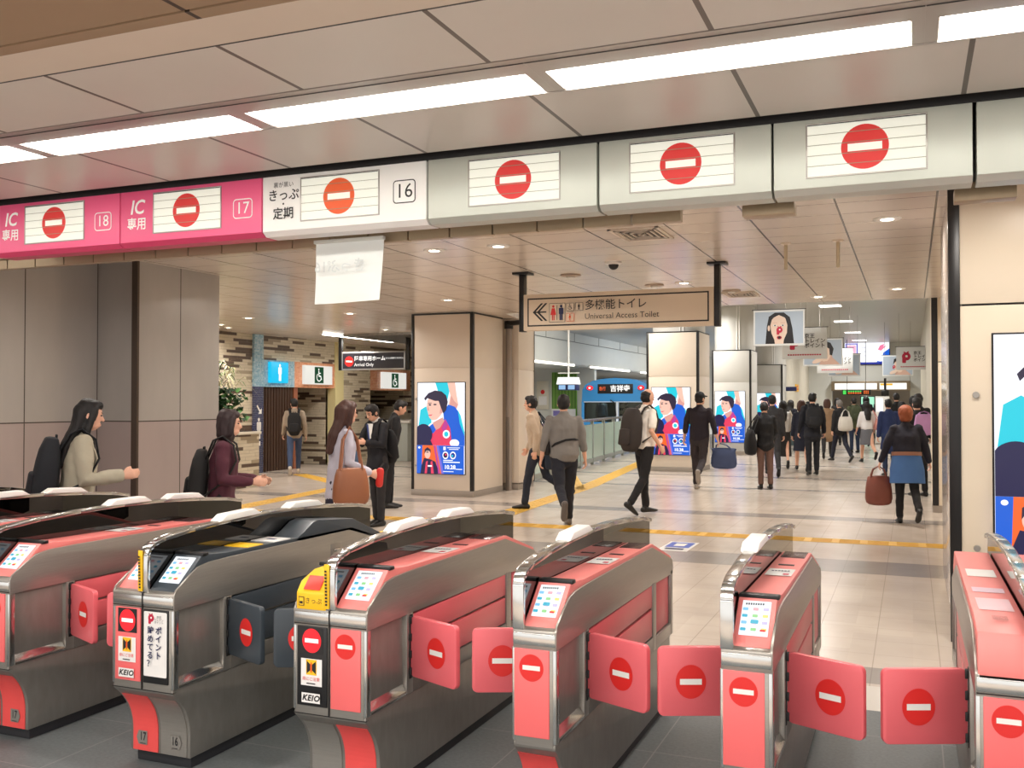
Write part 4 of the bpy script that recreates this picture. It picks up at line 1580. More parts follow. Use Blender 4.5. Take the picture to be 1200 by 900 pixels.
def banner(x0, y, z0, label, kind, w=1.02, h=.74):
    t = thing('hanging_poster', label, 'poster', (x0 + w / 2, y, z0), 0, 'posters hanging over the hall')
    m = MB(); m.box(-w / 2, w / 2, -.006, .006, 0, h, PW); m.build('board', t, .001)
    m = MB()
    for s in (-1, 1):
        m.tube([(s * w * .42, 0, h), (s * w * .42, 0, 4.4 - z0)], .005, STEEL, 6)
    m.box(-w / 2 - .03, w / 2 + .03, -.008, .008, h - .003, h + .012, BLACKT)
    m.build('hanger', t)
    a = Art(.0012)
    if kind == 'face':
        a.rect(-w / 2 + .03, .04, w / 2 - .03, h - .04, BG)
        a.poly([(-.27, .04), (-.24, .40), (-.20, .60), (-.08, .68), (.1, .68), (.22, .58), (.27, .35), (.30, .04)], FH)
        a.poly([(-.17, .42), (-.13, .57), (.0, .63), (.13, .57), (.17, .42), (.16, .26), (.10, .12), (.09, .04), (-.08, .04), (-.09, .12), (-.15, .26)], FSK)
        a.ell(-.2, .36, .025, .06, FSK)
        a.poly([(-.17, .5), (-.12, .6), (.0, .65), (.13, .6), (.17, .5), (.1, .6), (.0, .63), (-.1, .58)], FH)
        for s in (-1, 1):
            a.ell(s * .078, .415, .038, .014, PW); a.ell(s * .078, .415, .015, .014, FH)
            a.rect(s * .078 - .045, .465, s * .078 + .045, .475, FSS)
        p_logo(a, .015, .31, .17)
        a.ell(.01, .165, .05, .035, LOGO); a.ell(.01, .165, .03, .026, FH)
    elif kind == 'logo':
        p_logo(a, -.21, .40, .36)
        a.text('京王\nトレイン\nポイント', .0, .42, .118, INK, align='LEFT', bold=.002, linesp=.95)
        [a.rect(-.38 + q * .055, .085, -.34 + q * .055, .115, LOGO) for q in range(14)]
    else:
        a.rect(-w / 2 + .03, .04, w / 2 - .03, h - .04, BG)
        a.poly([(-.1, .04), (.0, .22), (.02, .35), (.16, .45), (.22, .33), (.25, .22), (.36, .12), (.44, .04)], FSS)
        a.poly([(-.12, .32), (-.1, .5), (.0, .58), (.16, .56), (.22, .42), (.2, .26), (.12, .14), (.02, .12), (-.06, .18)], FSK)
        a.poly([(-.15, .42), (-.12, .6), (.04, .68), (.2, .62), (.28, .46), (.24, .28), (.18, .30), (.17, .46), (.05, .54), (-.06, .52)], FH)
        a.ell(.0, .40, .03, .01, FH); a.ell(.0, .23, .035, .015, LOGO)
        p_logo(a, -.12, .32, .13)
        a.ell(-.14, .14, .14, .06, FSK, rot=.4)
    a.build('poster_print', t, face_front(0, -.0065, 0))


banner(-3.02, 20.5, 2.72, "hanging poster of a woman's face with a red P mark on the nose", 'face')
banner(-2.83, 23.7, 2.57, 'white hanging poster with black katakana directly behind the face poster', 'logo')
banner(-2.70, 27.2, 2.52, 'hanging portrait poster third in the left row, behind the katakana poster', 'hand')
banner(-2.62, 30.5, 2.42, 'white lettered hanging poster fourth in the left row', 'logo')
banner(-2.56, 33.8, 2.40, 'last portrait poster of the left row, before the wall screen', 'hand')
banner(-.44, 33.5, 2.58, 'white hanging poster with a big crimson P mark at the right of the hall', 'logo')
banner(-.95, 37.0, 2.47, 'portrait poster half behind the crimson P poster on the right', 'hand')

t = thing('wall_screen', 'large lit advert screen high on the far end wall', 'screen', (-1.98, 49.96, 3.36))
m = MB(); m.box(-1.05, 1.05, -.05, .03, -.03, 1.09, BLACKT); m.build('bezel', t, .01)
ar = Art(.002)
ar.rect(-1.02, 0, 1.02, 1.06, SKY)
ar.rect(-1.02, 0, 1.02, .1, BLD)
ar.poly([(.45, .1), (.55, .3), (.7, .35), (.75, .55), (1.02, .75), (1.02, .1)], BL)
ar.ell(.62, .3, .22, .17, SKY)
ar.outline(-.98, .45, -.42, 1.02, .05, PUR, 0, SKY)
ar.rect(-.9, .55, -.5, .93, lit('pink', (250, 190, 220)))
ar.poly([(.5, .7), (.6, .9), (.8, .98), (.75, .85), (.9, .9), (.65, .65)], lit('rose', (250, 130, 170)))
for k in range(3):
    ar.rect(-.25, .8 - k * .2, -.02, .83 - k * .2, lit('palegrey', (214, 216, 228)))
ar.rect(-.8, .035, -.3, .07, SKY)
ar.build('screen_picture', t, face_front(0, -.051, 0))

t = thing('exit_lightbox', 'long lit sign box over the far exit opening', 'sign', (-1.82, 49.75, 2.08))
m = MB(); m.box(-1.78, 1.78, -.2, .255, 0, .46, mat('box_bronze', (130, 116, 96), .4, .4, .06, 6)); m.build('case', t, .01)
m = MB(); m.box(-1.62, -.25, -.215, -.19, .06, .36, LIT); m.build('lit_panel', t)
m = MB(); m.box(-.2, .3, -.215, -.19, .06, .36, LIT); m.build('lit_panel', t)
m = MB(); m.box(.42, 1.62, -.215, -.19, .06, .36, LIT); m.build('lit_panel', t)
ar = Art(.003); ar.rect(.45, .25, 1.0, .34, YEL); ar.build('yellow_strip', t, face_front(0, -.216, 0))
t = thing('departure_board', 'small hanging board of green and orange letters under the far exit lights', 'sign', (-2.32, 47.0, 1.86))
m = MB(); m.box(-.62, .62, -.06, .06, 0, .24, BLACK); m.build('case', t, .01)
m = MB()
for s in (-.4, .4):
    m.tube([(s, 0, .24), (s, 0, 2.54)], .012, BLACKT, 6)
m.build('hanger', t)
ar = Art(.003)
LG, LO = lit('led_green', (80, 220, 90)), lit('led_orange', (250, 120, 50))
for q, c in ((.165, LG), (.085, LO)):
    for k in range(6):
        ar.rect(-.36 + k * .1, q - .03, -.29 + k * .1, q + .03, c)
    for k in range(3):
        ar.rect(.32 + k * .08, q - .03, .37 + k * .08, q + .03, LO)
ar.rect(-.58, .03, -.44, .21, LG)
ar.build('lettering', t, face_front(0, -.061, 0))
t = thing('info_totem', 'tall white information totem among the crowd in the far hall', 'totem', (-.98, 38.0, 0))
m = MB(); m.box(-.24, .24, -.15, .15, .03, 1.75, WHITE); m.build('body', t, .01)
m = MB(); m.box(-.27, .27, -.18, .18, 0, .04, SKIRT); m.build('base', t)
ar = Art(.003)
ar.rect(-.2, 1.2, .02, 1.68, SKY)
for k in range(5):
    ar.rect(-.16, .5 + k * .12, .16, .56 + k * .12, INK if k % 2 else lit('palegrey2', (200, 204, 214)))
ar.build('panel_print', t, face_front(0, -.151, 0))
t = thing('green_screen', 'lit pale green display left of the white information totem', 'screen', (-1.72, 44.0, .4))
m = MB(); m.box(-.3, .3, -.05, .05, 0, 1.4, BLACKT); m.build('case', t, .01)
m = MB(); m.box(-.26, .26, -.056, -.045, .1, 1.36, lit('mint', (170, 240, 205))); m.build('lit_panel', t)
m = MB(); m.box(-.34, .34, -.12, .12, -.4, 0, BLACKT); m.build('stand', t)
t = thing('camera_pole', 'dark standing pole with a square box in the middle of the far hall', 'pole', (-.93, 40.0, 0))
m = MB(); m.tube([(0, 0, .02), (0, 0, 2.46)], .045, BLACKT, 10); m.build('pole', t)
m = MB(); m.box(-.14, .14, -.1, .1, 1.78, 2.0, BLACKT); m.build('speaker', t, .02)
m = MB(); m.lathe([(.22, 0), (.22, .02), (.05, .03)], BLACKT); m.build('base', t)
t = thing('yellow_poster', 'small yellow poster on the cream wall behind the suited man', 'poster', (-4.25, 44.5, 2.0))
m = MB(); m.box(-.451, -.41, -.6, .6, 0, .32, YEL); m.build('sheet', t)
ar = Art(.003); ar.rect(-.45, .08, .45, .14, REDO); ar.rect(-.45, .19, .2, .25, REDO); ar.build('poster_print', t, face_right(-.409, 0, 0))
t = thing('blue_sign', 'small navy sign projecting beside the farthest pillar', 'sign', (-4.15, 37.2, 1.95))
m = MB(); m.box(-.16, .22, -.03, .03, 0, .16, NAVYI); m.build('plate', t, .004)
t = thing('ticket_counter', 'teal grey cabinet beside the wall left of the suited man', 'cabinet', (-4.0, 36.0, 0))
m = MB(); m.box(-.3, .34, -.3, .3, 0, 1.15, mat('cabinet_teal', (96, 116, 120), .5, 0, .05, 5)); m.build('body', t, .01)
m = MB(); m.box(-.05, .22, -.31, -.295, .72, 1.08, WHITE); m.build('notice', t)

# ------------------------------------------------------------------ small ceiling fittings
def vent(x, y, w, d, label):
    t = thing('ceiling_vent', label, 'vent', (x, y, 3.05), 0, 'air vents of the low ceiling')
    m = MB()
    for q in ((-w / 2, w / 2, -d / 2, -d / 2 + .03), (-w / 2, w / 2, d / 2 - .03, d / 2), (-w / 2, -w / 2 + .03, -d / 2, d / 2), (w / 2 - .03, w / 2, -d / 2, d / 2)):
        m.box(q[0], q[1], q[2], q[3], -.012, 0, CREAM)
    m.build('frame', t, .002)
    m = MB(); m.box(-w / 2 + .03, w / 2 - .03, -d / 2 + .03, d / 2 - .03, -.003, 0, mat('vent_shadow', (62, 52, 48), .6)); m.build('duct_shade', t)  # dark sheet paints the shade behind the louvres
    for i in range(4):
        m = MB()
        k = .9 - i * .22
        a, b = w / 2 * k - .02, d / 2 * k - .02
        for q in ((-a, a, -b, -b + .018), (-a, a, b - .018, b), (-a, -a + .018, -b, b), (a - .018, a, -b, b)):
            m.box(q[0], q[1], q[2], q[3], -.014, -.002, CREAM)
        m.build('louvre', t)


vent(-2.18, 8.27, .44, .62, 'square air vent in the ceiling in front of the toilet sign')
vent(-2.16, 13.5, .44, .62, 'air vent near the end of the low ceiling right of the toilet sign')
t = thing('dome_camera', 'small dark dome camera on the ceiling above the toilet sign', 'camera', (-2.9, 9.85, 3.05))
m = MB(); m.lathe([(.09, .003), (.09, -.02), (.07, -.03)], WHITE); m.build('base_ring', t)
m = MB(); m.ball((0, 0, -.03), (.055, .055, .055), BLACK); m.build('dome', t)
for k, (x, lb) in enumerate(((-1.07, 'short hanging ceiling rod, left of two'), (-.61, 'short hanging ceiling rod, right of two'))):
    t = thing('hanging_rod', lb, 'rod', (x, 9.28, 3.05), 0, 'rods hanging from the ceiling')
    m = MB(); m.loft([(0, 0, -.01), (0, 0, -.24)], [.016, .016], mat('rod_cream', (206, 190, 160), .5, 0, .05, 8), 10); m.build('rod', t)
    m = MB(); m.lathe([(.05, 0), (.05, -.01), (.02, -.02)], CREAM, n=16); m.build('flange', t)
for x, y, lb in ((-3.66, 10.67, 'flat round speaker in the ceiling above the left of the toilet sign'), (-2.2, 13.0, 'small round detector by the far air vent'), (-3.0, 12.0, 'flat round detector above the middle of the toilet sign')):
    t = thing('ceiling_detector', lb, 'detector', (x, y, 3.05), 0, 'round ceiling fittings')
    m = MB(); m.lathe([(.12, 0), (.12, -.012), (.09, -.02)], mat('fitting_taupe', (168, 150, 136), .5, 0, .05, 8)); m.build('disc', t)
    m = MB(); m.lathe([(.05, -.018), (.05, -.03), (.03, -.035)], WHITE, n=14); m.build('sensor', t)

# ------------------------------------------------------------------ floor markings
def strip(pts, w, label):
    m = MB()
    for (ax, ay), (bx, by) in zip(pts, pts[1:]):
        d = Vector((bx - ax, by - ay, 0)).normalized()
        s = Vector((-d.y, d.x, 0)) * w / 2
        A, B = Vector((ax, ay, 0)) - d * w / 2 * 0, Vector((bx, by, 0))
        m.hull([A - s, B - s, B + s, A + s], [q + Vector((0, 0, .004)) for q in (A - s, B - s, B + s, A + s)], YELT)
        n = int((B - A).length / .3)
        for i in range(n):
            p = A + d * (i + .5) * .3
            for k in (-.33, -.11, .11, .33):
                q = p + s * 2 * k
                m.hull([q - d * .11 - s * .06, q + d * .11 - s * .06, q + d * .11 + s * .06, q - d * .11 + s * .06],
                       [v + Vector((0, 0, .008)) for v in (q - d * .11 - s * .06, q + d * .11 - s * .06, q + d * .11 + s * .06, q - d * .11 + s * .06)], YELT)
    tag(m.build('tactile_paving', None, smooth=0), label, 'tactile paving', 'yellow guide strips in the floor')


strip([(-9.2, 11.45), (.70, 11.55)], .32, 'long yellow tactile strip crossing the floor in front of the gates')
strip([(-9.2, 11.45), (-9.75, 15.6), (-12.2, 17.6)], .32, 'yellow tactile strip leading to the restrooms behind the long-haired woman')
strip([(-5.2, 11.5), (-5.55, 17.2), (-6.5, 25)], .32, 'yellow tactile strip running toward the platform fence')
strip([(-5.5, 16.4), (-7.0, 20.2)], .3, 'short yellow tactile branch by the platform fence')
t = thing('floor_sticker', 'blue and white sticker on the floor behind the second narrow gate', 'sticker', (-2.35, 10.45, 0))
m = MB(); m.box(-.16, .16, -.33, .33, 0, .003, LABELW); m.build('sheet', t)
ar = Art(.0006); ar.rect(-.13, -.1, .13, .28, mat('sticker_blue', (60, 90, 190), .4)); ar.rect(-.06, .0, .06, .2, WHITE); ar.rect(-.1, -.26, .1, -.16, NAVYI); ar.build('print', t, Matrix.Translation((0, 0, .0035)))

# ------------------------------------------------------------------ platform
ALU = mat('fence_aluminium', (156, 164, 160), .4, .4, .05, 6)
FROST = mat('fence_glass', (176, 200, 190), .15, 0, .05, 2)
A, B = Vector((-6.75, 17.3, 0)), Vector((-8.45, 33.3, 0))
d = B - A
L = d.length
t = thing('platform_fence', 'glass panelled fence with grey posts in front of the blue train', 'fence', A, math.atan2(d.y, d.x))
n = 11
for i in range(n + 1):
    x = i * L / n
    m = MB(); m.box(x - .03, x + .03, -.04, .04, 0, 1.1, ALU); m.build('post', t, .004)
for i in range(n):
    m = MB(); m.box(i * L / n + .03, (i + 1) * L / n - .03, -.012, .012, .16, 1.0, FROST); m.build('glass_panel', t)
m = MB(); m.box(-.03, L + .03, -.05, .05, 1.08, 1.14, CHROME); m.build('top_rail', t, .01)
m = MB(); m.box(0, L, -.03, .03, .06, .16, ALU); m.build('bottom_rail', t)

BLUE = mat('train_blue', (62, 142, 206), .3, .1, .04, 3)
BLUED = mat('train_blue_dark', (30, 92, 168), .3, .15, .04, 3)
TGL = glass_mat('train_glass', (150, 160, 158), .06, .02)
t = thing('train', 'blue train front with a lit destination display, seen over the glass fence', 'train', (-10.74, 36.7, -1.0))
# cross-section with rounded roof shoulders
sec = [(-1.37, .1), (1.37, .1), (1.40, 2.6), (1.38, 3.02), (1.25, 3.24), (.95, 3.38), (.5, 3.46), (0, 3.49), (-.5, 3.46), (-.95, 3.38), (-1.25, 3.24), (-1.38, 3.02), (-1.40, 2.6)]
m = MB()
for i in range(len(sec)):          # skin as a closed tube of thin walls
    (xa, za), (xb, zb) = sec[i], sec[(i + 1) % len(sec)]
    k = .955
    m.hull([(xa, .12, za), (xb, .12, zb), (xb * k, .12, (zb - 1.7) * k + 1.7), (xa * k, .12, (za - 1.7) * k + 1.7)],
           [(xa, 12, za), (xb, 12, zb), (xb * k, 12, (zb - 1.7) * k + 1.7), (xa * k, 12, (za - 1.7) * k + 1.7)], BLUE)
m.build('car_body', t)
m = MB()
top = [(x, z) for x, z in sec if z >= 2.6] + [(-1.40, 2.56), (1.40, 2.56)]
top = [(1.40, 2.56)] + [(x, z) for x, z in sec[2:]] + [(-1.40, 2.56)]
m.hull([(x * .985, -.02, z) for x, z in top], [(x, .16, z) for x, z in top], BLUE)
m.box(-1.40, 1.40, 0, .16, .1, 1.75, BLUE)
m.box(-1.40, -1.30, 0, .16, 1.75, 2.56, BLUE)
m.box(1.30, 1.40, 0, .16, 1.75, 2.56, BLUE)
m.box(.02, .12, -.01, .16, 1.75, 2.56, mat('train_white', (214, 220, 226), .35, 0, .03, 5))
m.box(-1.30, 1.30, -.01, .05, 2.53, 2.57, WHITE)
m.box(-.55, .32, -.005, .01, 2.58, 2.86, BLUED)
m.build('front_mask', t, .012)
for xa, xb in ((-1.30, .02), (.12, 1.30)):
    m = MB(); m.box(xa, xb, .06, .075, 1.75, 2.55, TGL); m.build('window_pane', t)
m = MB(); m.box(-.72, .72, -.03, .02, 2.87, 3.25, BLACK); dd = m.build('destination_display', t, .01)
ar = Art(.003)
ar.text('急行', -.52, .19, .17, lit('led_amber', (255, 110, 60), 1.1), sx=.8)
ar.text('吉祥寺', .2, .19, .27, LIT, bold=.006)
ar.build('lettering', dd, face_front(0, -.031, 2.87))
for s in (-1, 1):
    m = MB(); m.loft([(s * 1.04, -.06, 3.1), (s * 1.04, .02, 3.1)], [(.13, .09), (.14, .1)], LITR, 14, cap=False); tl = m.build('tail_light', t)
    m = MB(); m.loft([(s * 1.04, -.065, 3.1), (s * 1.04, -.05, 3.1)], [(.05, .04), (.05, .04)], LIT, 10, cap=False); m.build('lamp_core', tl)
m = MB(); m.tube([(-.2, -.04, 2.62), (.0, -.05, 2.5), (.04, -.05, 2.0)], .018, BLACKT, 6); m.build('wiper', t)
m = MB(); m.box(-1.3, 1.3, 3.0, 3.05, 1.0, 3.3, mat('cab_partition', (92, 98, 96), .6, 0, .1, 2)); m.box(-1.3, 1.3, .2, 3, 1.05, 1.1, BLACKT); m.box(-1.30, -1.27, .2, 3, 1.1, 3.2, mat('cab_lining', (150, 154, 150), .6, 0, .08, 3)); m.box(1.27, 1.30, .2, 3, 1.1, 3.2, MATS['cab_lining']); m.build('cab_interior', t)

area(-10.74, 38.2, 2.15, 1.2, 1.6, 60, (1, .98, .94))  # light added in the cab so its inside shows through the window

t = thing('platform_display', 'white hanging departure display over the platform, left of the train', 'sign', (-11.75, 34.0, 1.98))
m = MB(); m.box(-.36, .36, -.2, .2, .0, .22, NAVYI); m.build('screen_case', t, .01)
m = MB(); m.prismy([(-.40, .22), (.40, .22), (.34, .48), (-.34, .48)], -.24, .24, LIT); m.build('lamp_hood', t, .01)
m = MB(); m.tube([(0, 0, .48), (0, 0, 2.42)], .035, WHITE, 10); m.box(-.4, .4, -.03, .03, .62, .66, WHITE); m.build('hanger', t)
ar = Art(.003)
for q in (-.18, .18):
    ar.rect(q - .13, .03, q + .13, .19, lit('display_blue', (150, 190, 230)))
ar.build('screen_print', t, face_front(0, -.201, 0))
t = thing('green_poster', 'tall green bamboo-patterned poster on the wall left of the train', 'poster', (-14.7, 41.97, .8))
m = MB(); m.box(-.6, .6, -.04, .02, 0, 2.1, mat('poster_green', (120, 176, 70), .5, 0, .1, 4)); b = m.build('board', t)
ar = Art(.004)
for k in range(22):
    x = -.57 + k * .054
    ar.rect(x, .45, x + .02, 2.08, [GR2, GR4, GR1][k % 3])
ar.rect(-.58, .02, .58, .42, PW)
ar.rect(-.5, .1, -.1, .34, mat('poster_violet', (130, 120, 190), .5))
ar.build('poster_print', b, face_front(0, -.041, 0))
t = thing('notice_frame', 'pale notice board on the wall left of the green poster', 'notice', (-15.75, 41.97, 1.2))
m = MB(); m.box(-.3, .3, -.04, .02, 0, 1.3, WALLC); m.build('board', t, .01)
ar = Art(.004); ar.ell(0, .8, .1, .1, RED); ar.rect(-.2, .2, .2, .6, LABELW); ar.build('print', t, face_front(0, -.041, 0))

# ------------------------------------------------------------------ people
SKIN = mat('skin', (224, 172, 146), .5, 0, .04, 12)
HAIRK = mat('hair_black', (22, 18, 19), .62, 0, .25, 40, (1, 1, .2))
HAIRB = mat('hair_brown', (74, 44, 36), .62, 0, .25, 40, (1, 1, .2))
HAIRO = mat('hair_ginger', (142, 72, 40), .62, 0, .25, 40, (1, 1, .2))
HAIRG = mat('hair_grey', (116, 110, 106), .5, 0, .2, 40)
EYE = mat('eye_dark', (30, 22, 20), .3)
LIP = mat('lip', (184, 96, 92), .5)


def cloth(name, col, noise=.16):
    return mat('cloth_' + name, col, .85, 0, noise, 7, bump=.25)


def leather(name, col):
    return mat('leather_' + name, col, .45, 0, .15, 9, bump=.15)


class Person:
    def __init__(p, pos, face, label, h=1.68, lean=0, legs=((0, 0, 0), (0, 0, 0)), arms=((0, 6, 10, 0), (0, 6, 10, 0)), head=(0, 0),
                 top=('sweater', None, .90), sleeve=1.0, bottom=('trousers', None), hair=('short', None), shoe=None, near=False, sw=.178, build=1.0, group=None, neck=None):
        s = h / 1.72
        p.s, p.pos, p.rz = s, pos, math.atan2(-face[0], face[1])
        vox = .0085 if near else .0125
        cv = .011 if near else .016
        PV = Vector((0, 0, .95))
        LM = Matrix.Translation(PV) @ Matrix.Rotation(R(-lean), 4, 'X') @ Matrix.Translation(-PV)
        U = lambda v: LM @ Vector(v)
        rot = lambda a: Vector((0, math.sin(R(a)), -math.cos(R(a))))
        # legs
        LEG = []
        low = 9
        for i, sd in enumerate((-1, 1)):
            a, k, f = legs[i][:3]
            hip = Vector((sd * .088, 0, .91))
            kn = hip + rot(a) * .43
            an = kn + rot(a - k) * .42
            FM = Matrix.Rotation(R(f), 3, 'X')
            foot = [an + FM @ Vector(q) for q in ((0, -.055, -.045), (0, .03, -.045), (0, .12, -.055), (0, .175, -.06))]
            for q in ((0, -.06, -.083), (0, .19, -.083)):
                low = min(low, (an + FM @ Vector(q)).z)
            LEG.append((hip, kn, an, foot))
        OM = Matrix.Diagonal((s, s, s, 1)) @ Matrix.Translation((0, 0, -low))
        p.OM, p.LM, p.U = OM, LM, U
        ARM = []
        for i, sd in enumerate((-1, 1)):
            b, c, e, inw = arms[i][:4]
            sh = Vector((sd * sw, 0, 1.395))
            d1 = Vector((sd * math.sin(R(c)), math.sin(R(b)) * math.cos(R(c)), -math.cos(R(b)) * math.cos(R(c)))).normalized()
            el = sh + d1 * .285
            d2 = Vector((sd * math.sin(R(c - inw)), math.sin(R(b + e)) * math.cos(R(c - inw)), -math.cos(R(b + e)) * math.cos(R(c - inw)))).normalized()
            wr = el + d2 * .245
            ARM.append((U(sh), U(el), U(wr), (LM.to_3x3() @ d2).normalized(), sd))
        p.hand = [OM @ (a[2] + a[3] * .10) for a in ARM]
        p.shoulder = [OM @ U((sd * (sw - .06), 0, 1.445)) for sd in (-1, 1)]
        HP = U((0, .005, 1.485))
        HM = Matrix.Translation(HP) @ Matrix.Rotation(R(-lean), 4, 'X') @ Matrix.Rotation(R(lean), 4, 'X') @ Matrix.Rotation(R(-head[0]), 4, 'Z') @ Matrix.Rotation(R(-head[1]), 4, 'X') @ Matrix.Translation((0, .02, .115))
        p.HM = HM
        HR3 = HM.to_3x3()
        hp = lambda q: HM @ Vector(q)
        bare_leg = bottom[0] == 'skirt'
        # ---- body: one continuous skin
        m = MB()
        g = build
        m.loft([U((0, 0, .90)), U((0, 0, 1.02)), U((0, .01, 1.2)), U((0, 0, 1.36)), U((0, 0, 1.43))],
               [(.135 * g, .09 * g), (.12 * g, .08 * g), (.14 * g, .095 * g), (.12, .07), (.06, .05)], SKIN, 14)
        m.loft([U((0, -.01, 1.40)), HP, hp((0, -.015, -.04))], [.056, .05, .05], SKIN, 12)
        m.ball(hp((0, 0, .008)), (.075, .094, .112), SKIN, HR3)
        m.ball(hp((0, .028, -.058)), (.054, .06, .056), SKIN, HR3)
        m.loft([hp((0, .088, .008)), hp((0, .104, -.022))], [.010, .015], SKIN, 8)
        m.ball(hp((0, .084, -.062)), (.024, .014, .016), SKIN, HR3)
        for sd in (-1, 1):
            m.ball(hp((sd * .076, -.008, -.008)), (.012, .022, .032), SKIN, HR3)
        for sh, el, wr, dd, sd in ARM:
            m.loft([sh, sh.lerp(el, .5), el, el.lerp(wr, .4), wr], [.034, .038, .036, .036, .025], SKIN, 10)
            nrm = Vector((-sd, 0, 0))
            nrm = (nrm - nrm.dot(dd) * dd).normalized()
            wd = dd.cross(nrm).normalized()
            if wd.y < 0 and abs(wd.y) > .2:
                wd = -wd
            elif abs(wd.y) <= .2 and wd.z < 0:
                wd = -wd
            pe = wr + dd * .085
            m.loft([wr, wr + dd * .04, pe], [(.025, .018), (.036, .017), (.040, .014)], SKIN, 10, lat=wd)
            fr = .0092 if near else .0115
            for q, (off, ln) in enumerate(((.030, .068), (.010, .078), (-.010, .072), (-.029, .056))):
                b0 = pe + wd * off - dd * .01
                b1 = b0 + (dd * .9 + nrm * .3 + wd * off * 1.5).normalized() * ln * .5
                b2 = b1 + (dd * .55 + nrm * .8).normalized() * ln * .35
                b3 = b2 + (dd * .15 + nrm * 1.0).normalized() * ln * .3
                m.loft([b0, b1, b2, b3], [fr, fr, fr * .95, fr * .85], SKIN, 7)
            t0 = wr + dd * .03 + wd * .026
            t1 = t0 + (dd * .6 + wd * .7 + nrm * .3).normalized() * .036
            t2 = t1 + (dd * .9 + wd * .1 + nrm * .5).normalized() * .032
            m.loft([t0, t1, t2], [fr * 1.35, fr * 1.15, fr], SKIN, 7)
        k = 1.0 if bare_leg else .8
        for hip, kn, an, foot in LEG:
            m.loft([hip, hip.lerp(kn, .4), kn, kn.lerp(an, .35), an], [.078 * k * g, .072 * k, .052 * k, .053 * k, .034 * k], SKIN, 12)
            m.loft(foot, [(.026, .026), (.03, .028), (.033, .02), (.028, .012)], SKIN, 8)
        m.xform(OM)
        o = link('person', remesh(m, vox, 2), None, 60)
        o.location = (pos[0], pos[1], 0)
        o.rotation_euler = (0, 0, p.rz)
        tag(o, label, 'person', group)
        p.o = o
        # ---- face
        for sd in (-1, 1):
            e = MB(); e.ball(hp((sd * .031, .083, .012)), (.013, .008, .006), EYE, HR3, 8, 6); e.xform(OM); e.build('eye', o)
            e = MB(); e.loft([hp((sd * .018, .090, .032)), hp((sd * .046, .080, .034))], [.0035, .003], hair[1] or HAIRK, 6); e.xform(OM); e.build('eyebrow', o)
        e = MB(); e.ball(hp((0, .087, -.058)), (.021, .007, .006), LIP, HR3, 10, 6); e.xform(OM); e.build('mouth', o)
        # ---- hair
        hk, hm = hair[0], hair[1] or HAIRK
        m = MB()
        if hk == 'bald':
            m.ball(hp((0, -.024, -.008)), (.083, .083, .08), hm, HR3)
            m.ball(hp((0, -.03, .04)), (.078, .075, .05), hm, HR3)
        elif hk == 'cap':
            m.ball(hp((0, -.02, .0)), (.083, .09, .095), hm, HR3)
        else:
            m.ball(hp((0, -.016, .018)), (.087, .097, .112), hm, HR3)
            m.ball(hp((0, .035, .085)), (.072, .055, .04), hm, HR3)
            if hk == 'puffy':
                m.ball(hp((0, -.02, .03)), (.108, .115, .115), hm, HR3)
                m.ball(hp((0, -.04, -.04)), (.095, .085, .09), hm, HR3)
            if hk == 'bob':
                m.loft([hp((0, -.02, .06)), hp((0, -.025, -.03)), hp((0, -.022, -.10))], [(.095, .095), (.102, .092), (.098, .085)], hm, 16)
                for sd in (-1, 1):
                    m.loft([hp((sd * .07, .03, .06)), hp((sd * .085, .03, -.02)), hp((sd * .084, .025, -.095))], [.03, .026, .022], hm, 8)
            if hk == 'long':
                a = hp((0, -.06, .03))
                m.loft([a, hp((0, -.06, -.09)), U((0, -.10, 1.36)), U((0, -.13, 1.20))], [(.095, .06), (.095, .055), (.10, .045), (.075, .025)], hm, 14)
                for sd in (-1, 1):
                    m.loft([hp((sd * .066, .025, .06)), hp((sd * .084, .018, -.02)), hp((sd * .084, .0, -.12)), U((sd * .09, .02, 1.33))], [.03, .028, .026, .018], hm, 8)
            if hk == 'tail':
                m.loft([hp((0, -.09, .04)), hp((0, -.13, .0)), hp((0, -.125, -.1)), hp((0, -.11, -.16))], [.03, .036, .03, .012], hm, 10)
        m.xform(OM)
        link('hair', remesh(m, .009 if near else .014, 2, .006, 26, (1, 1, .35) if hk in ('long', 'bob') else (1, 1, 1)), o, 60)
        if hk == 'cap':
            CAPM = cloth('cap_black', (20, 20, 24))
            m = MB()
            m.ball(hp((0, -.008, .035)), (.088, .102, .095), CAPM, HR3)
            m.xform(OM); cp = link('cap', remesh(m, .011, 2), o, 60)
            m = MB()
            pts = [(math.sin(R(a)) * .075, .085 + math.cos(R(a)) * .075) for a in range(-80, 81, 20)] + [(.07, .05), (-.07, .05)]
            m.hull([hp((x, y, .052 - (y - .05) * .2)) for x, y in pts], [hp((x, y, .060 - (y - .05) * .2)) for x, y in pts], CAPM)
            m.xform(OM); m.build('brim', cp, .002)
        # ---- upper garment
        kind, tm, hz = top
        m = MB()
        if hz < .86:
            fl = 1.12 + (.86 - hz) * .35
            path = [(0, 0, hz), (0, 0, (hz + .95) / 2), (0, 0, .98), (0, .005, 1.12), (0, .005, 1.27), (0, -.005, 1.39), (0, -.01, 1.455)]
            rads = [(.165 * g * fl, .125 * g * fl), (.172 * g, .13 * g), (.162 * g, .122 * g), (.165 * g, .122 * g), (.178 * g, .128 * g), (sw * 1.0, .092), (.075, .062)]
            path = [Vector(q) if q[2] < .95 else U(q) for q in path]
        else:
            path = [U((0, 0, hz)), U((0, 0, 1.02)), U((0, .005, 1.14)), U((0, .008, 1.27)), U((0, -.005, 1.39)), U((0, -.01, 1.455))]
            rads = [(.176 * g, .134 * g), (.172 * g, .128 * g), (.166 * g, .118 * g), (.176 * g, .125 * g), (sw * 1.0, .09), (.072, .06)]
        m.loft(path, rads, tm, 18)
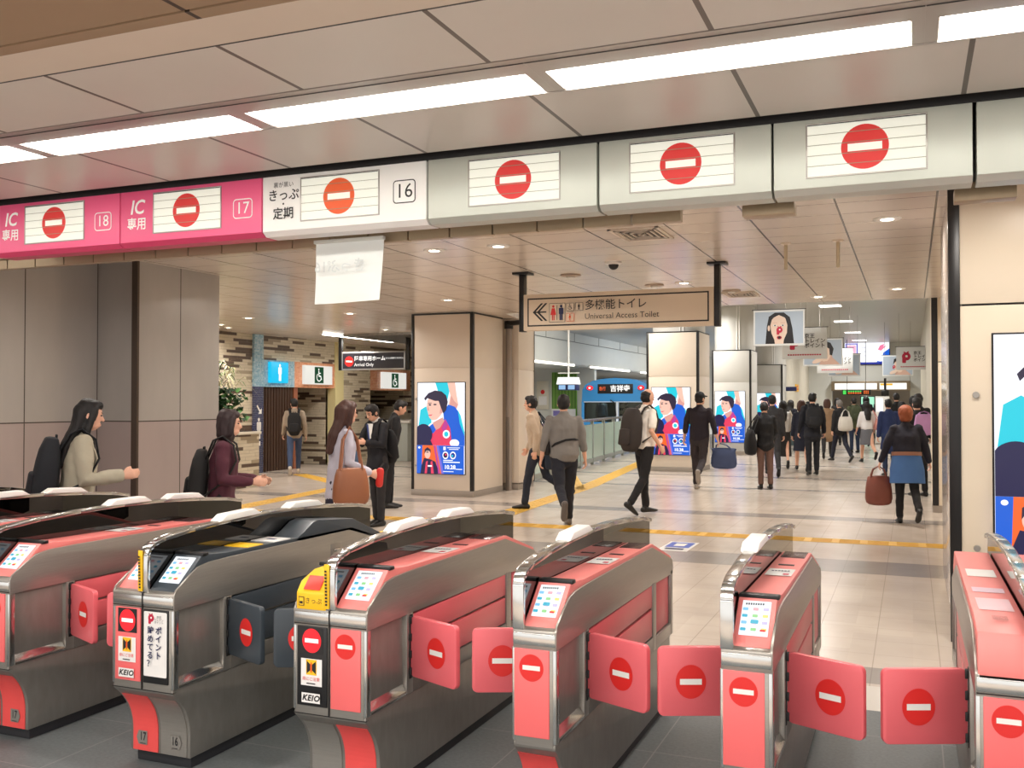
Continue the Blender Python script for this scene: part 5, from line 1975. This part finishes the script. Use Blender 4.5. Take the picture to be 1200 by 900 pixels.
        th = {'sweater': 1.0, 'jacket': 1.1, 'coat': 1.18, 'shirt': .95}[kind]
        for sh, el, wr, dd, sd in ARM:
            sh2 = sh + Vector((-sd * .022, 0, -.010))
            m.ball(sh2 + Vector((sd * .004, 0, .006)), (.062 * th, .062 * th, .056 * th), tm)
            if sleeve > .8:
                m.loft([sh2, sh.lerp(el, .5), el, el.lerp(wr, .5), wr - dd * .01], [.060 * th, .061 * th, .053 * th, .048 * th, .041 * th], tm, 12)
            elif sleeve > .5:
                m.loft([sh2, sh.lerp(el, .5), el, el.lerp(wr, .45)], [.060 * th, .061 * th, .053 * th, .05 * th], tm, 12)
            else:
                m.loft([sh2, sh.lerp(el, .4), sh.lerp(el, .75)], [.057 * th, .062 * th, .06 * th], tm, 12)
        m.xform(OM)
        garment = link({'sweater': 'sweater', 'jacket': 'jacket', 'coat': 'coat', 'shirt': 'shirt'}[kind], remesh(m, cv, 3, .009, 11, (1, 1, .8)), o, 60)
        p.garment = garment
        if neck is not None:
            m = MB()
            m.loft([U((0, -.008, 1.43)), U((0, .0, 1.475))], [(.076, .068), (.062, .06)], neck, 14)
            m.xform(OM); m.build('collar', o)
        # ---- lower garment
        bk, bm_ = bottom
        m = MB()
        if bk == 'trousers':
            m.loft([(0, 0, .86), (0, 0, .94), U((0, 0, 1.03))], [(.148 * g, .108 * g), (.158 * g, .116 * g), (.148 * g, .106 * g)], bm_, 16)
            for hip, kn, an, foot in LEG:
                m.loft([hip, hip.lerp(kn, .35), kn, kn.lerp(an, .5), an.lerp(kn, .06)], [.088 * g, .083 * g, .066, .058, .054], bm_, 14)
            m.xform(OM); link('trousers', remesh(m, cv, 3, .008, 12, (1, 1, .9)), o, 60)
        else:
            sz = .50 if bk == 'skirt' else .30
            ym = (LEG[0][1].y + LEG[1][1].y) / 2
            m.loft([(0, ym * .8, sz), (0, ym * .3, .74), (0, 0, .92), U((0, 0, 1.04))], [(.205 * g, .165 * g), (.185 * g, .145 * g), (.165 * g, .12 * g), (.13 * g, .095 * g)], bm_, 24, cap=False)
            m.xform(OM); m.build('skirt', o, 0, smooth=60)
        # ---- shoes
        shm = shoe or leather('black', (24, 22, 22))
        for i, (hip, kn, an, foot) in enumerate(LEG):
            f = legs[i][2]
            FM = Matrix.Rotation(R(f), 3, 'X')
            m = MB()
            m.loft([an + FM @ Vector(q) for q in ((0, -.055, -.043), (0, .02, -.040), (0, .09, -.052), (0, .15, -.060), (0, .185, -.062))],
                   [(.036, .04), (.040, .043), (.044, .031), (.042, .024), (.026, .018)], shm, 12)
            m.loft([an + FM @ Vector((0, -.02, -.05)), an + FM @ Vector((0, -.012, .01))], [(.040, .045), (.040, .044)], shm, 12, cap=False)
            m.xform(OM); m.build('shoe', o)

    def local(p, q):
        """a point of the unscaled upright body, moved with the pose"""
        return p.OM @ p.U(q)

    def root(p, name, label, cat, zb, group=None):
        t = thing(name, label, cat, (p.pos[0], p.pos[1], zb), p.rz, group)
        p.zb = zb
        return t

    def fit(p, m, name, t, bev=0, smooth=50):
        m.xform(Matrix.Translation((0, 0, -p.zb)))
        return m.build(name, t, bev, smooth=smooth)

    def backpack(p, label, mt, w=.29, h=.45, d=.15, zc=1.2, tilt=0):
        zb = (p.local((0, 0, zc - h / 2))).z
        t = p.root('backpack', label, 'backpack', zb)
        y = -.125
        m = MB()
        path, rads = [], []
        for k in range(7):
            u = k / 6
            sq = (1 - abs(2 * u - 1) ** 4 * .35)
            path.append(p.local((0, y - d * .5 * (1.1 - .25 * u), zc - h / 2 + u * h)))
            rads.append((w / 2 * sq * p.s, d / 2 * (1.15 - .35 * u) * sq * p.s))
        m.loft(path, rads, mt, 20, pw=.62, ck=.4)
        p.fit(m, 'bag_body', t)
        m = MB()
        m.loft([p.local((0, y - d * 1.02, zc - h * .36)), p.local((0, y - d * .98, zc - h * .02))], [(w * .36 * p.s, .03), (w * .34 * p.s, .025)], mt, 14, pw=.7)
        p.fit(m, 'front_pocket', t)
        for sd in (-1, 1):
            m = MB()
            m.loft([p.local((sd * .085, y - .02, zc + h * .36)), p.local((sd * .10, -.09, 1.45)), p.local((sd * .105, -.01, 1.492)), p.local((sd * .115, .09, 1.42)), p.local((sd * .135, .125, 1.28)),
                    p.local((sd * .17, .06, 1.12)), p.local((sd * .14, y - .01, zc - h * .3))], [(.026, .008)] * 7, mt, 8)
            p.fit(m, 'strap', t)
        m = MB()
        m.tube([p.local((-.035, y - .05, zc + h * .47)), p.local((-.03, y - .05, zc + h * .56)), p.local((.03, y - .05, zc + h * .56)), p.local((.035, y - .05, zc + h * .47))], .008, mt, 6)
        p.fit(m, 'grab_handle', t)
        return t

    def bag(p, name, label, mt, c, w, h, d, hang, hm=None, slouch=.8, across='y', cat='bag'):
        """bag centred at local point c (metres, in the person's frame), straps up to hang"""
        c, hang = Vector(c), Vector(hang)
        t = p.root(name, label, cat, c.z - h / 2)
        m = MB()
        lat = (0, 1, 0) if across == 'y' else (1, 0, 0)
        path = [c + Vector((0, 0, -h / 2 + h * u)) for u in (0.04, .2, .5, .8, .97)]
        rads = [(w / 2 * .92, d / 2 * .9), (w / 2, d / 2), (w / 2 * .97, d / 2 * .95), (w / 2 * .88, d / 2 * .7), (w / 2 * slouch, d / 2 * .35)]
        m.loft(path, rads, mt, 20, lat=lat, pw=.72, ck=.5)
        p.fit(m, 'bag_body', t)
        ax = Vector(lat)
        sd = Vector((1, 0, 0)) if across == 'y' else Vector((0, 1, 0))
        for s in (-1, 1):
            m = MB()
            q = sd * s * d * .16
            top = c + Vector((0, 0, h * .44))
            m.tube([top - ax * w * .3 + q, top.lerp(hang, .7) - ax * w * .2 + q * .6, hang + q * .3, top.lerp(hang, .7) + ax * w * .2 + q * .6, top + ax * w * .3 + q], .010, hm or mt, 7)
            p.fit(m, 'handle', t)
        return t


def right_of(k, a):
    """facing vector: a=0 away from the camera, 90 toward the photo's right, -90 left, 180 toward the camera"""
    f = Vector((-.381, .9245)); r = Vector((.9245, .381))
    v = f * math.cos(R(a)) + r * math.sin(R(a))
    return (v.x, v.y)


FA = lambda a: right_of(0, a)
WALK = ((22, 6, 0), (-16, 24, -38))
WALK2 = ((-16, 24, -38), (22, 6, 0))
STAND = ((2, 2, 0), (-3, 3, 0))
DENIM = cloth('denim', (48, 62, 92))
BLK = cloth('black', (24, 23, 26))
NAVY = cloth('navy', (28, 30, 46))
CHAR = cloth('charcoal', (46, 44, 46))

p = Person((-5.42, 5.12), FA(62), 'woman in a pale beige coat with long black hair, walking right before the left wall', 1.59, 5, WALK, ((-8, 8, 20, 0), (8, 8, 94, 0)), (0, 10),
           ('coat', cloth('stone', (176, 168, 148)), .62), .85, ('trousers', BLK), ('long', None), None, True, .162)
p.backpack('large black backpack on the woman in the beige coat', cloth('backpack_black', (26, 28, 34)), .34, .52, .19, 1.14)
p = Person((-5.0, 6.15), FA(80), 'woman in a burgundy jacket with a dark bob, hands held forward, behind the first gates', 1.50, 4, WALK2, ((8, 8, 78, 0), (6, 8, 84, 0)), (0, 4),
           ('jacket', cloth('burgundy', (82, 36, 50)), .78), 1, ('trousers', BLK), ('bob', mat('hair_dark_plum', (46, 28, 30), .62, 0, .2, 40)), None, True, .16)
p.backpack('slouchy black bag on the back of the woman in burgundy', cloth('backpack_soft', (30, 28, 28)), .34, .50, .16, 1.1)
p = Person((-4.80, 7.55), FA(58), 'woman in a lavender sweater with long brown hair beside the suited boy', 1.58, 3, WALK, ((14, 8, 52, 0), (-4, 10, 72, 6)), (0, 8),
           ('sweater', cloth('lavender', (196, 192, 206)), .78), 1, ('skirt_long', cloth('deep_navy', (34, 32, 52))), ('long', HAIRB), None, True, .165)
q = p.local((.27, .0, .98))
p.bag('tote_bag', 'tan leather tote bag on the shoulder of the woman in lavender', leather('tan', (150, 92, 60)), (q.x, q.y, q.z - .08), .34, .32, .15, p.local((.17, 0, 1.46)))
m = MB(); hq = p.hand[1]; m.loft([(hq.x, hq.y + .01, hq.z - .07), (hq.x, hq.y + .02, hq.z + .05)], [.034, .034], leather('red', (214, 48, 40)), 14)
t = p.root('red_pouch', 'small red pouch in the hand of the woman in lavender', 'pouch', hq.z - .1); p.fit(m, 'pouch_body', t)
m = MB(); m.tube([(hq.x, hq.y + .02, hq.z + .08), (hq.x + .01, hq.y + .05, hq.z + .12)], .006, BLACK, 6); p.fit(m, 'wrist_cord', t)
p = Person((-6.28, 10.75), FA(-140), 'boy in a black school suit looking down at his hands, beside the woman in lavender', 1.54, 3, STAND, ((22, 8, 80, 22), (24, 8, 88, 26)), (0, 28),
           ('jacket', cloth('suit_black', (26, 26, 32)), .80), 1, ('trousers', CHAR), ('short', None), None, True, .172, neck=WHITE)
e = MB(); e.hull([p.local((-.02, .128, 1.22)), p.local((.02, .128, 1.22)), p.local((.06, .115, 1.43)), p.local((-.06, .115, 1.43))], [p.local((-.02, .14, 1.22)), p.local((.02, .14, 1.22)), p.local((.055, .118, 1.43)), p.local((-.055, .118, 1.43))], WHITE); e.build('shirt_front', p.o)
e = MB(); e.hull([p.local((-.03, .135, 1.1)), p.local((-.01, .14, 1.1)), p.local((.06, .125, 1.42)), p.local((.04, .12, 1.42))], [p.local((-.03, .145, 1.1)), p.local((-.01, .15, 1.1)), p.local((.06, .135, 1.42)), p.local((.04, .13, 1.42))], cloth('lanyard_blue', (60, 74, 130))); e.build('necktie', p.o)
p.backpack('black backpack on the suited boy', cloth('backpack_ink', (22, 22, 26)), .32, .46, .17, 1.08)
hq = p.hand[0]
p.bag('hand_towel_bag', 'small slate blue bag hanging from the hands of the suited boy', cloth('slate_blue', (78, 96, 122)), (hq.x + .05, hq.y, hq.z - .26), .15, .30, .05, (hq.x + .05, hq.y, hq.z - .02), across='x')
p = Person((-7.15, 12.6), FA(75), 'person in black mostly hidden behind the suited boy', 1.60, 10, STAND, head=(0, 25), top=('jacket', BLK, .85), bottom=('trousers', BLK))
p = Person((-12.21, 17.4), FA(-12), 'man with a black backpack and jeans walking into the restroom entrance', 1.63, 2, WALK2, ((10, 8, 20, 0), (-12, 8, 20, 0)), (-25, 5),
           ('jacket', cloth('greige', (164, 148, 130)), .90), 1, ('trousers', cloth('jeans_light', (62, 78, 110))), ('short', None), leather('pale', (210, 200, 190)), False, .18)
p.backpack('black backpack on the man entering the restroom', BLK, .30, .48, .17, 1.14)
p = Person((-5.08, 13.3), FA(-72), 'man in a beige jacket walking left beside the man in grey', 1.66, 8, ((16, 8, 0), (-16, 40, -54)), ((-18, 10, 30, 0), (16, 8, 24, 0)), (0, 2),
           ('jacket', cloth('sand', (190, 170, 148)), .88), 1, ('trousers', cloth('ink_blue', (34, 40, 54))), ('short', None), None, True, .182)
q = p.local((.05, -.2, .84))
p.bag('shoulder_bag', 'large dark navy shoulder bag between the beige jacket and the grey sweater', cloth('bag_navy', (36, 46, 62)), (q.x, q.y, q.z), .42, .50, .16, p.local((.1, -.06, 1.46)), across='x')
p = Person((-4.05, 11.55), FA(-6), 'man in a grey sweater and dark trousers seen from behind, mid-stride', 1.66, 4, ((-24, 40, -62), (14, 4, 0)), ((-6, 10, 22, 0), (2, 9, 12, 0)), (6, 0),
           ('sweater', cloth('heather_grey', (128, 124, 120)), .93), .7, ('trousers', cloth('dark_navy', (30, 32, 42))), ('short', None), leather('grey_shoe', (96, 88, 82)), True, .205, 1.14)
t = p.root('crossbody_bag', 'thin black crossbody strap and pouch on the man in the grey sweater', 'bag', p.local((0, 0, .95)).z)
m = MB(); m.loft([p.local((-.18, -.02, 1.02)), p.local((-.14, -.125, 1.07)), p.local((0, -.155, 1.12)), p.local((.12, -.13, 1.13)), p.local((.185, -.02, 1.12)), p.local((.12, .125, 1.08)), p.local((-.1, .14, 1.03)), p.local((-.18, -.02, 1.02))], [(.014, .006)] * 8, BLK, 8, lat=(0, 0, 1)); p.fit(m, 'strap', t)
m = MB(); m.loft([p.local((-.22, .03, .96)), p.local((-.22, .03, 1.10))], [(.04, .09), (.035, .08)], BLK, 14); p.fit(m, 'pouch_body', t)
p = Person((-3.45, 13.2), FA(60), 'balding man in a white short-sleeved shirt walking right past the fence', 1.72, 3, ((8, 3, 0), (-9, 26, -34)), ((0, 8, 20, 0), (-14, 12, 52, 10)), (0, 6),
           ('shirt', cloth('white_shirt', (244, 238, 230), .04), .95), .4, ('trousers', BLK), ('bald', HAIRK), None, True, .182, 1.06)
p.backpack('large dark brown backpack on the man in the white shirt', cloth('backpack_brown', (54, 48, 46)), .34, .56, .22, 1.14)
p = Person((-3.49, 17.2), FA(22), 'man in a black cap and dark sweater walking away past the pillar screen', 1.74, 2, ((14, 4, 0), (-22, 44, -60)), ((8, 12, 16, 0), (-6, 14, 22, 0)), (30, 0),
           ('sweater', cloth('maroon_black', (36, 28, 38)), .93), .75, ('trousers', cloth('brown_black', (50, 42, 44))), ('cap', None), leather('sneaker', (150, 140, 130)), True, .185)
hq = p.hand[1]
p.bag('cooler_bag', 'large slate blue soft bag in the hand of the man in the black cap', cloth('steel_blue', (66, 78, 112)), (hq.x + .08, hq.y, hq.z - .23), .46, .34, .2, (hq.x + .02, hq.y, hq.z + .02), slouch=.97, across='x')
p = Person((-2.44, 17.9), FA(2), 'woman in a black top and brown trousers seen from behind, right of the second screen', 1.55, 3, STAND, ((4, 10, 18, 0), (8, 8, 50, 20)), (0, 18),
           ('sweater', BLK, .84), 1, ('trousers', cloth('brown', (112, 84, 74))), ('short', None), None, True, .17)
q = p.local((-.30, -.02, .92))
p.bag('shoulder_bag', 'big floppy black bag at the left hip of the woman in brown trousers', BLK, (q.x, q.y, q.z), .46, .44, .2, p.local((-.14, 0, 1.46)))
Person((-2.70, 20.9), FA(10), 'person in charcoal mostly hidden behind the woman in brown trousers', 1.70, 2, WALK, top=('jacket', CHAR, .84), bottom=('trousers', CHAR))
p = Person((-2.80, 23.6), FA(12), 'woman in a white blouse and long dark skirt left of the suited man', 1.58, 2, WALK, top=('shirt', cloth('white_blouse', (224, 222, 220), .06), .95), sleeve=.6, bottom=('skirt_long', CHAR), hair=('long', None), sw=.162)
p.bag('tote_bag', 'cream tote bag on the woman in the long dark skirt', cloth('cream', (206, 194, 176)), p.local((.27, 0, 1.0)), .3, .34, .1, p.local((.17, 0, 1.46)))
p = Person((-1.95, 21.5), FA(6), 'man in a black suit seen from behind in the middle of the hall', 1.72, 1, ((-4, 6, -6), (4, 4, 0)), ((4, 8, 16, 0), (2, 8, 16, 0)), (30, 4),
           ('jacket', cloth('suit_ink', (28, 28, 36)), .80), 1, ('trousers', cloth('suit_trouser', (28, 28, 34))), ('short', None), None, True, .186)
p.backpack('flat black backpack on the man in the black suit', cloth('backpack_slate', (34, 34, 38)), .34, .42, .12, 1.2)
Person((-2.28, 22.6), FA(10), 'woman in a navy jacket and short dark skirt left of the suited man', 1.58, 2, WALK, top=('jacket', NAVY, .80), bottom=('skirt', NAVY), hair=('bob', HAIRB), sw=.162)
Person((-2.15, 28.0), FA(20), 'person in a tan coat behind the suited man', 1.62, 2, WALK2, top=('coat', cloth('camel', (156, 126, 98)), .6), bottom=('trousers', CHAR), hair=('bob', HAIRB), sw=.165)
p = Person((-1.70, 26.4), FA(-14), 'grey-haired person in black with a white bag walking toward the far exit', 1.60, 3, WALK, top=('jacket', BLK, .84), bottom=('trousers', NAVY), hair=('short', HAIRG), sw=.17)
q = p.local((.06, -.16, 1.06))
p.bag('shoulder_bag', 'white slouchy bag on the back of the grey-haired person', cloth('white_canvas', (214, 208, 200)), (q.x, q.y, q.z), .42, .36, .14, p.local((.14, -.06, 1.46)), across='x')
p = Person((-1.62, 31.5), FA(0), 'person in an olive green jacket seen from behind in the far hall', 1.66, 2, STAND, top=('jacket', cloth('olive', (82, 88, 62)), .84), bottom=('trousers', DENIM))
p.backpack('olive backpack on the person in the green jacket', cloth('olive_dark', (70, 78, 56)), .30, .44, .14, 1.2)
p = Person((-1.06, 26.6), FA(4), 'woman in a white blouse and short grey skirt with long black hair', 1.58, 2, ((18, 6, 0), (-22, 36, -46)), ((4, 10, 20, 0), (6, 8, 30, 0)), (0, 0),
           ('shirt', cloth('white_top', (226, 222, 222), .06), .97), .7, ('skirt', cloth('grey_skirt', (104, 104, 110))), ('long', None), None, False, .165)
p.bag('shoulder_bag', 'pink shoulder bag on the woman in the grey skirt', leather('rose', (206, 140, 130)), p.local((.26, 0, 1.08)), .32, .28, .12, p.local((.17, 0, 1.46)))
Person((-.44, 22.0), FA(4), 'person in a blue vest left of the ginger-haired woman', 1.60, 2, STAND, top=('jacket', cloth('royal_navy', (38, 52, 96)), .6), bottom=('trousers', DENIM))
Person((-.38, 29.0), FA(4), 'tall person in black behind the blue vest', 1.78, 0, STAND, top=('jacket', BLK, .8), bottom=('trousers', BLK))
p = Person((-.06, 13.5), FA(12), 'ginger-haired woman in a navy jacket and blue skirt walking away on the right', 1.50, 5, ((8, 4, 0), (-14, 34, -40)), ((6, 18, 10, 0), (6, 16, 14, 0)), (0, 8),
           ('jacket', cloth('jacket_ink', (30, 30, 44)), .86), 1, ('trousers', BLK), ('puffy', HAIRO), None, True, .185, 1.16)
SKB = cloth('sky_denim', (70, 110, 168))
m = MB()
m.loft([p.local((0, -.01, .58)), p.local((0, -.005, .78)), p.local((0, 0, .98))], [(.225 * p.s * 1.1, .19 * p.s), (.22 * p.s * 1.1, .175 * p.s), (.205 * p.s, .155 * p.s)], SKB, 24, cap=False)
m.build('blue_overskirt', p.o, smooth=60)
m = MB(); m.loft([p.local((0, 0, .985)), p.local((0, 0, 1.04))], [(.215 * p.s, .165 * p.s), (.212 * p.s, .162 * p.s)], leather('belt_brown', (150, 104, 84)), 20, cap=False); m.build('belt', p.o)
hq = p.hand[0]
p.bag('tote_bag', 'reddish brown leather tote in the left hand of the ginger-haired woman', leather('chestnut', (124, 66, 54)), (hq.x, hq.y, hq.z - .29), .34, .36, .18, (hq.x, hq.y, hq.z + .02), across='x')
p = Person((.10, 17.5), FA(0), 'person in black carrying a lilac bag, behind the ginger-haired woman', 1.62, 2, STAND, ((0, 8, 20, 0), (30, 10, 90, 0)), top=('jacket', BLK, .84), bottom=('trousers', BLK), hair=('short', None))
p.bag('lilac_bag', 'lilac bag high on the back of a person in black, right of the ginger hair', cloth('lilac', (188, 140, 190)), p.local((.02, -.2, 1.24)), .32, .34, .12, p.local((.1, -.04, 1.47)), across='x')
Person((.13, 20.3), FA(4), 'person in black at the far right of the crowd beside the narrow pillar', 1.70, 0, STAND, top=('jacket', BLK, .8), bottom=('trousers', BLK))
far = [(-3.1, 33, 'black'), (-2.45, 36.5, 'charcoal'), (-1.45, 36, 'navy'), (-.45, 34, 'black'), (.05, 31, 'charcoal'), (-.2, 26, 'black'), (-2.75, 41, 'black'), (-1.2, 42, 'navy'), (-3.3, 29.5, 'navy'), (.15, 38, 'black')]
for i, (x, y, c) in enumerate(far):
    lb = ['in black left of the far cream wall', 'in charcoal before the far exit', 'in navy before the white totem', 'in black behind the blue vest at right', 'in charcoal beneath the crimson P poster', 'in black just left of the lilac bag',
          'in black deep in the far hall on the left', 'in navy deepest in the far hall', 'in navy behind the tan coat', 'in black deep in the hall on the right'][i]
    Person((x, y), FA((i * 37) % 60 - 20), 'distant person ' + lb, 1.56 + (i * 7 % 5) * .045, 1, (WALK, STAND, WALK2)[i % 3], top=('jacket', cloth(c, {'black': (24, 23, 26), 'charcoal': (46, 44, 46), 'navy': (28, 30, 46)}[c]), .82),
           bottom=('trousers', BLK), hair=(('short', 'bob', 'long')[i % 3], None), sw=.172)
d = Person((-11.60, 37.65), (-.2, 1), 'person in a pale blue shirt standing inside the train cab', 1.62, 0, STAND, top=('shirt', cloth('pale_blue', (176, 196, 214), .06), .95), bottom=('trousers', NAVY))
d.o.location.z = .10

# ------------------------------------------------------------------ world and camera
w = bpy.data.worlds.new('World')
SC.world = w
w.use_nodes = True
w.node_tree.nodes['Background'].inputs[0].default_value = (1.0, .975, .945, 1)
w.node_tree.nodes['Background'].inputs[1].default_value = 1.35

# unseen strip lights added behind the camera to brighten the gate hall
for x in (-4.6, -1.6, 1.4):
    for y in (-.6, .9):
        t = thing('strip_light', 'added strip light behind the camera, out of view, brightening the gates', 'ceiling light', (x, y, 2.722), 0, 'added strip lights behind the camera')
        m = MB(); m.box(-.6, .6, -.1, .1, -.012, .03, TUBE); m.build('diffuser', t, .01)
area(-1.5, .2, 2.70, 6, 2.0, 160, (1, .96, .92))  # broad fill added under them, without a fixture

cam = bpy.data.cameras.new('camera')
co = bpy.data.objects.new('camera', cam)
C.objects.link(co)
cam.sensor_fit = 'HORIZONTAL'
cam.sensor_width = 36
cam.lens = 1135 / 1200 * 36
cam.clip_end = 300
co.location = (0, 0, 1.58)
YAW, PITCH = 0.39102, 0.01762
co.rotation_euler = (PI / 2 + PITCH, 0, YAW)
SC.camera = co

vs = SC.view_settings
vs.view_transform = 'Standard'
vs.look = 'None'
vs.gamma = 1
vs.use_curve_mapping = False
vs.exposure = 0.22
SC.cycles.max_bounces = 8
SC.cycles.transparent_max_bounces = 12
SC.cycles.caustics_reflective = False
SC.cycles.caustics_refractive = False
SC.cycles.sample_clamp_indirect = 6
try:
    SC.cycles.use_denoising = True
except Exception:
    pass
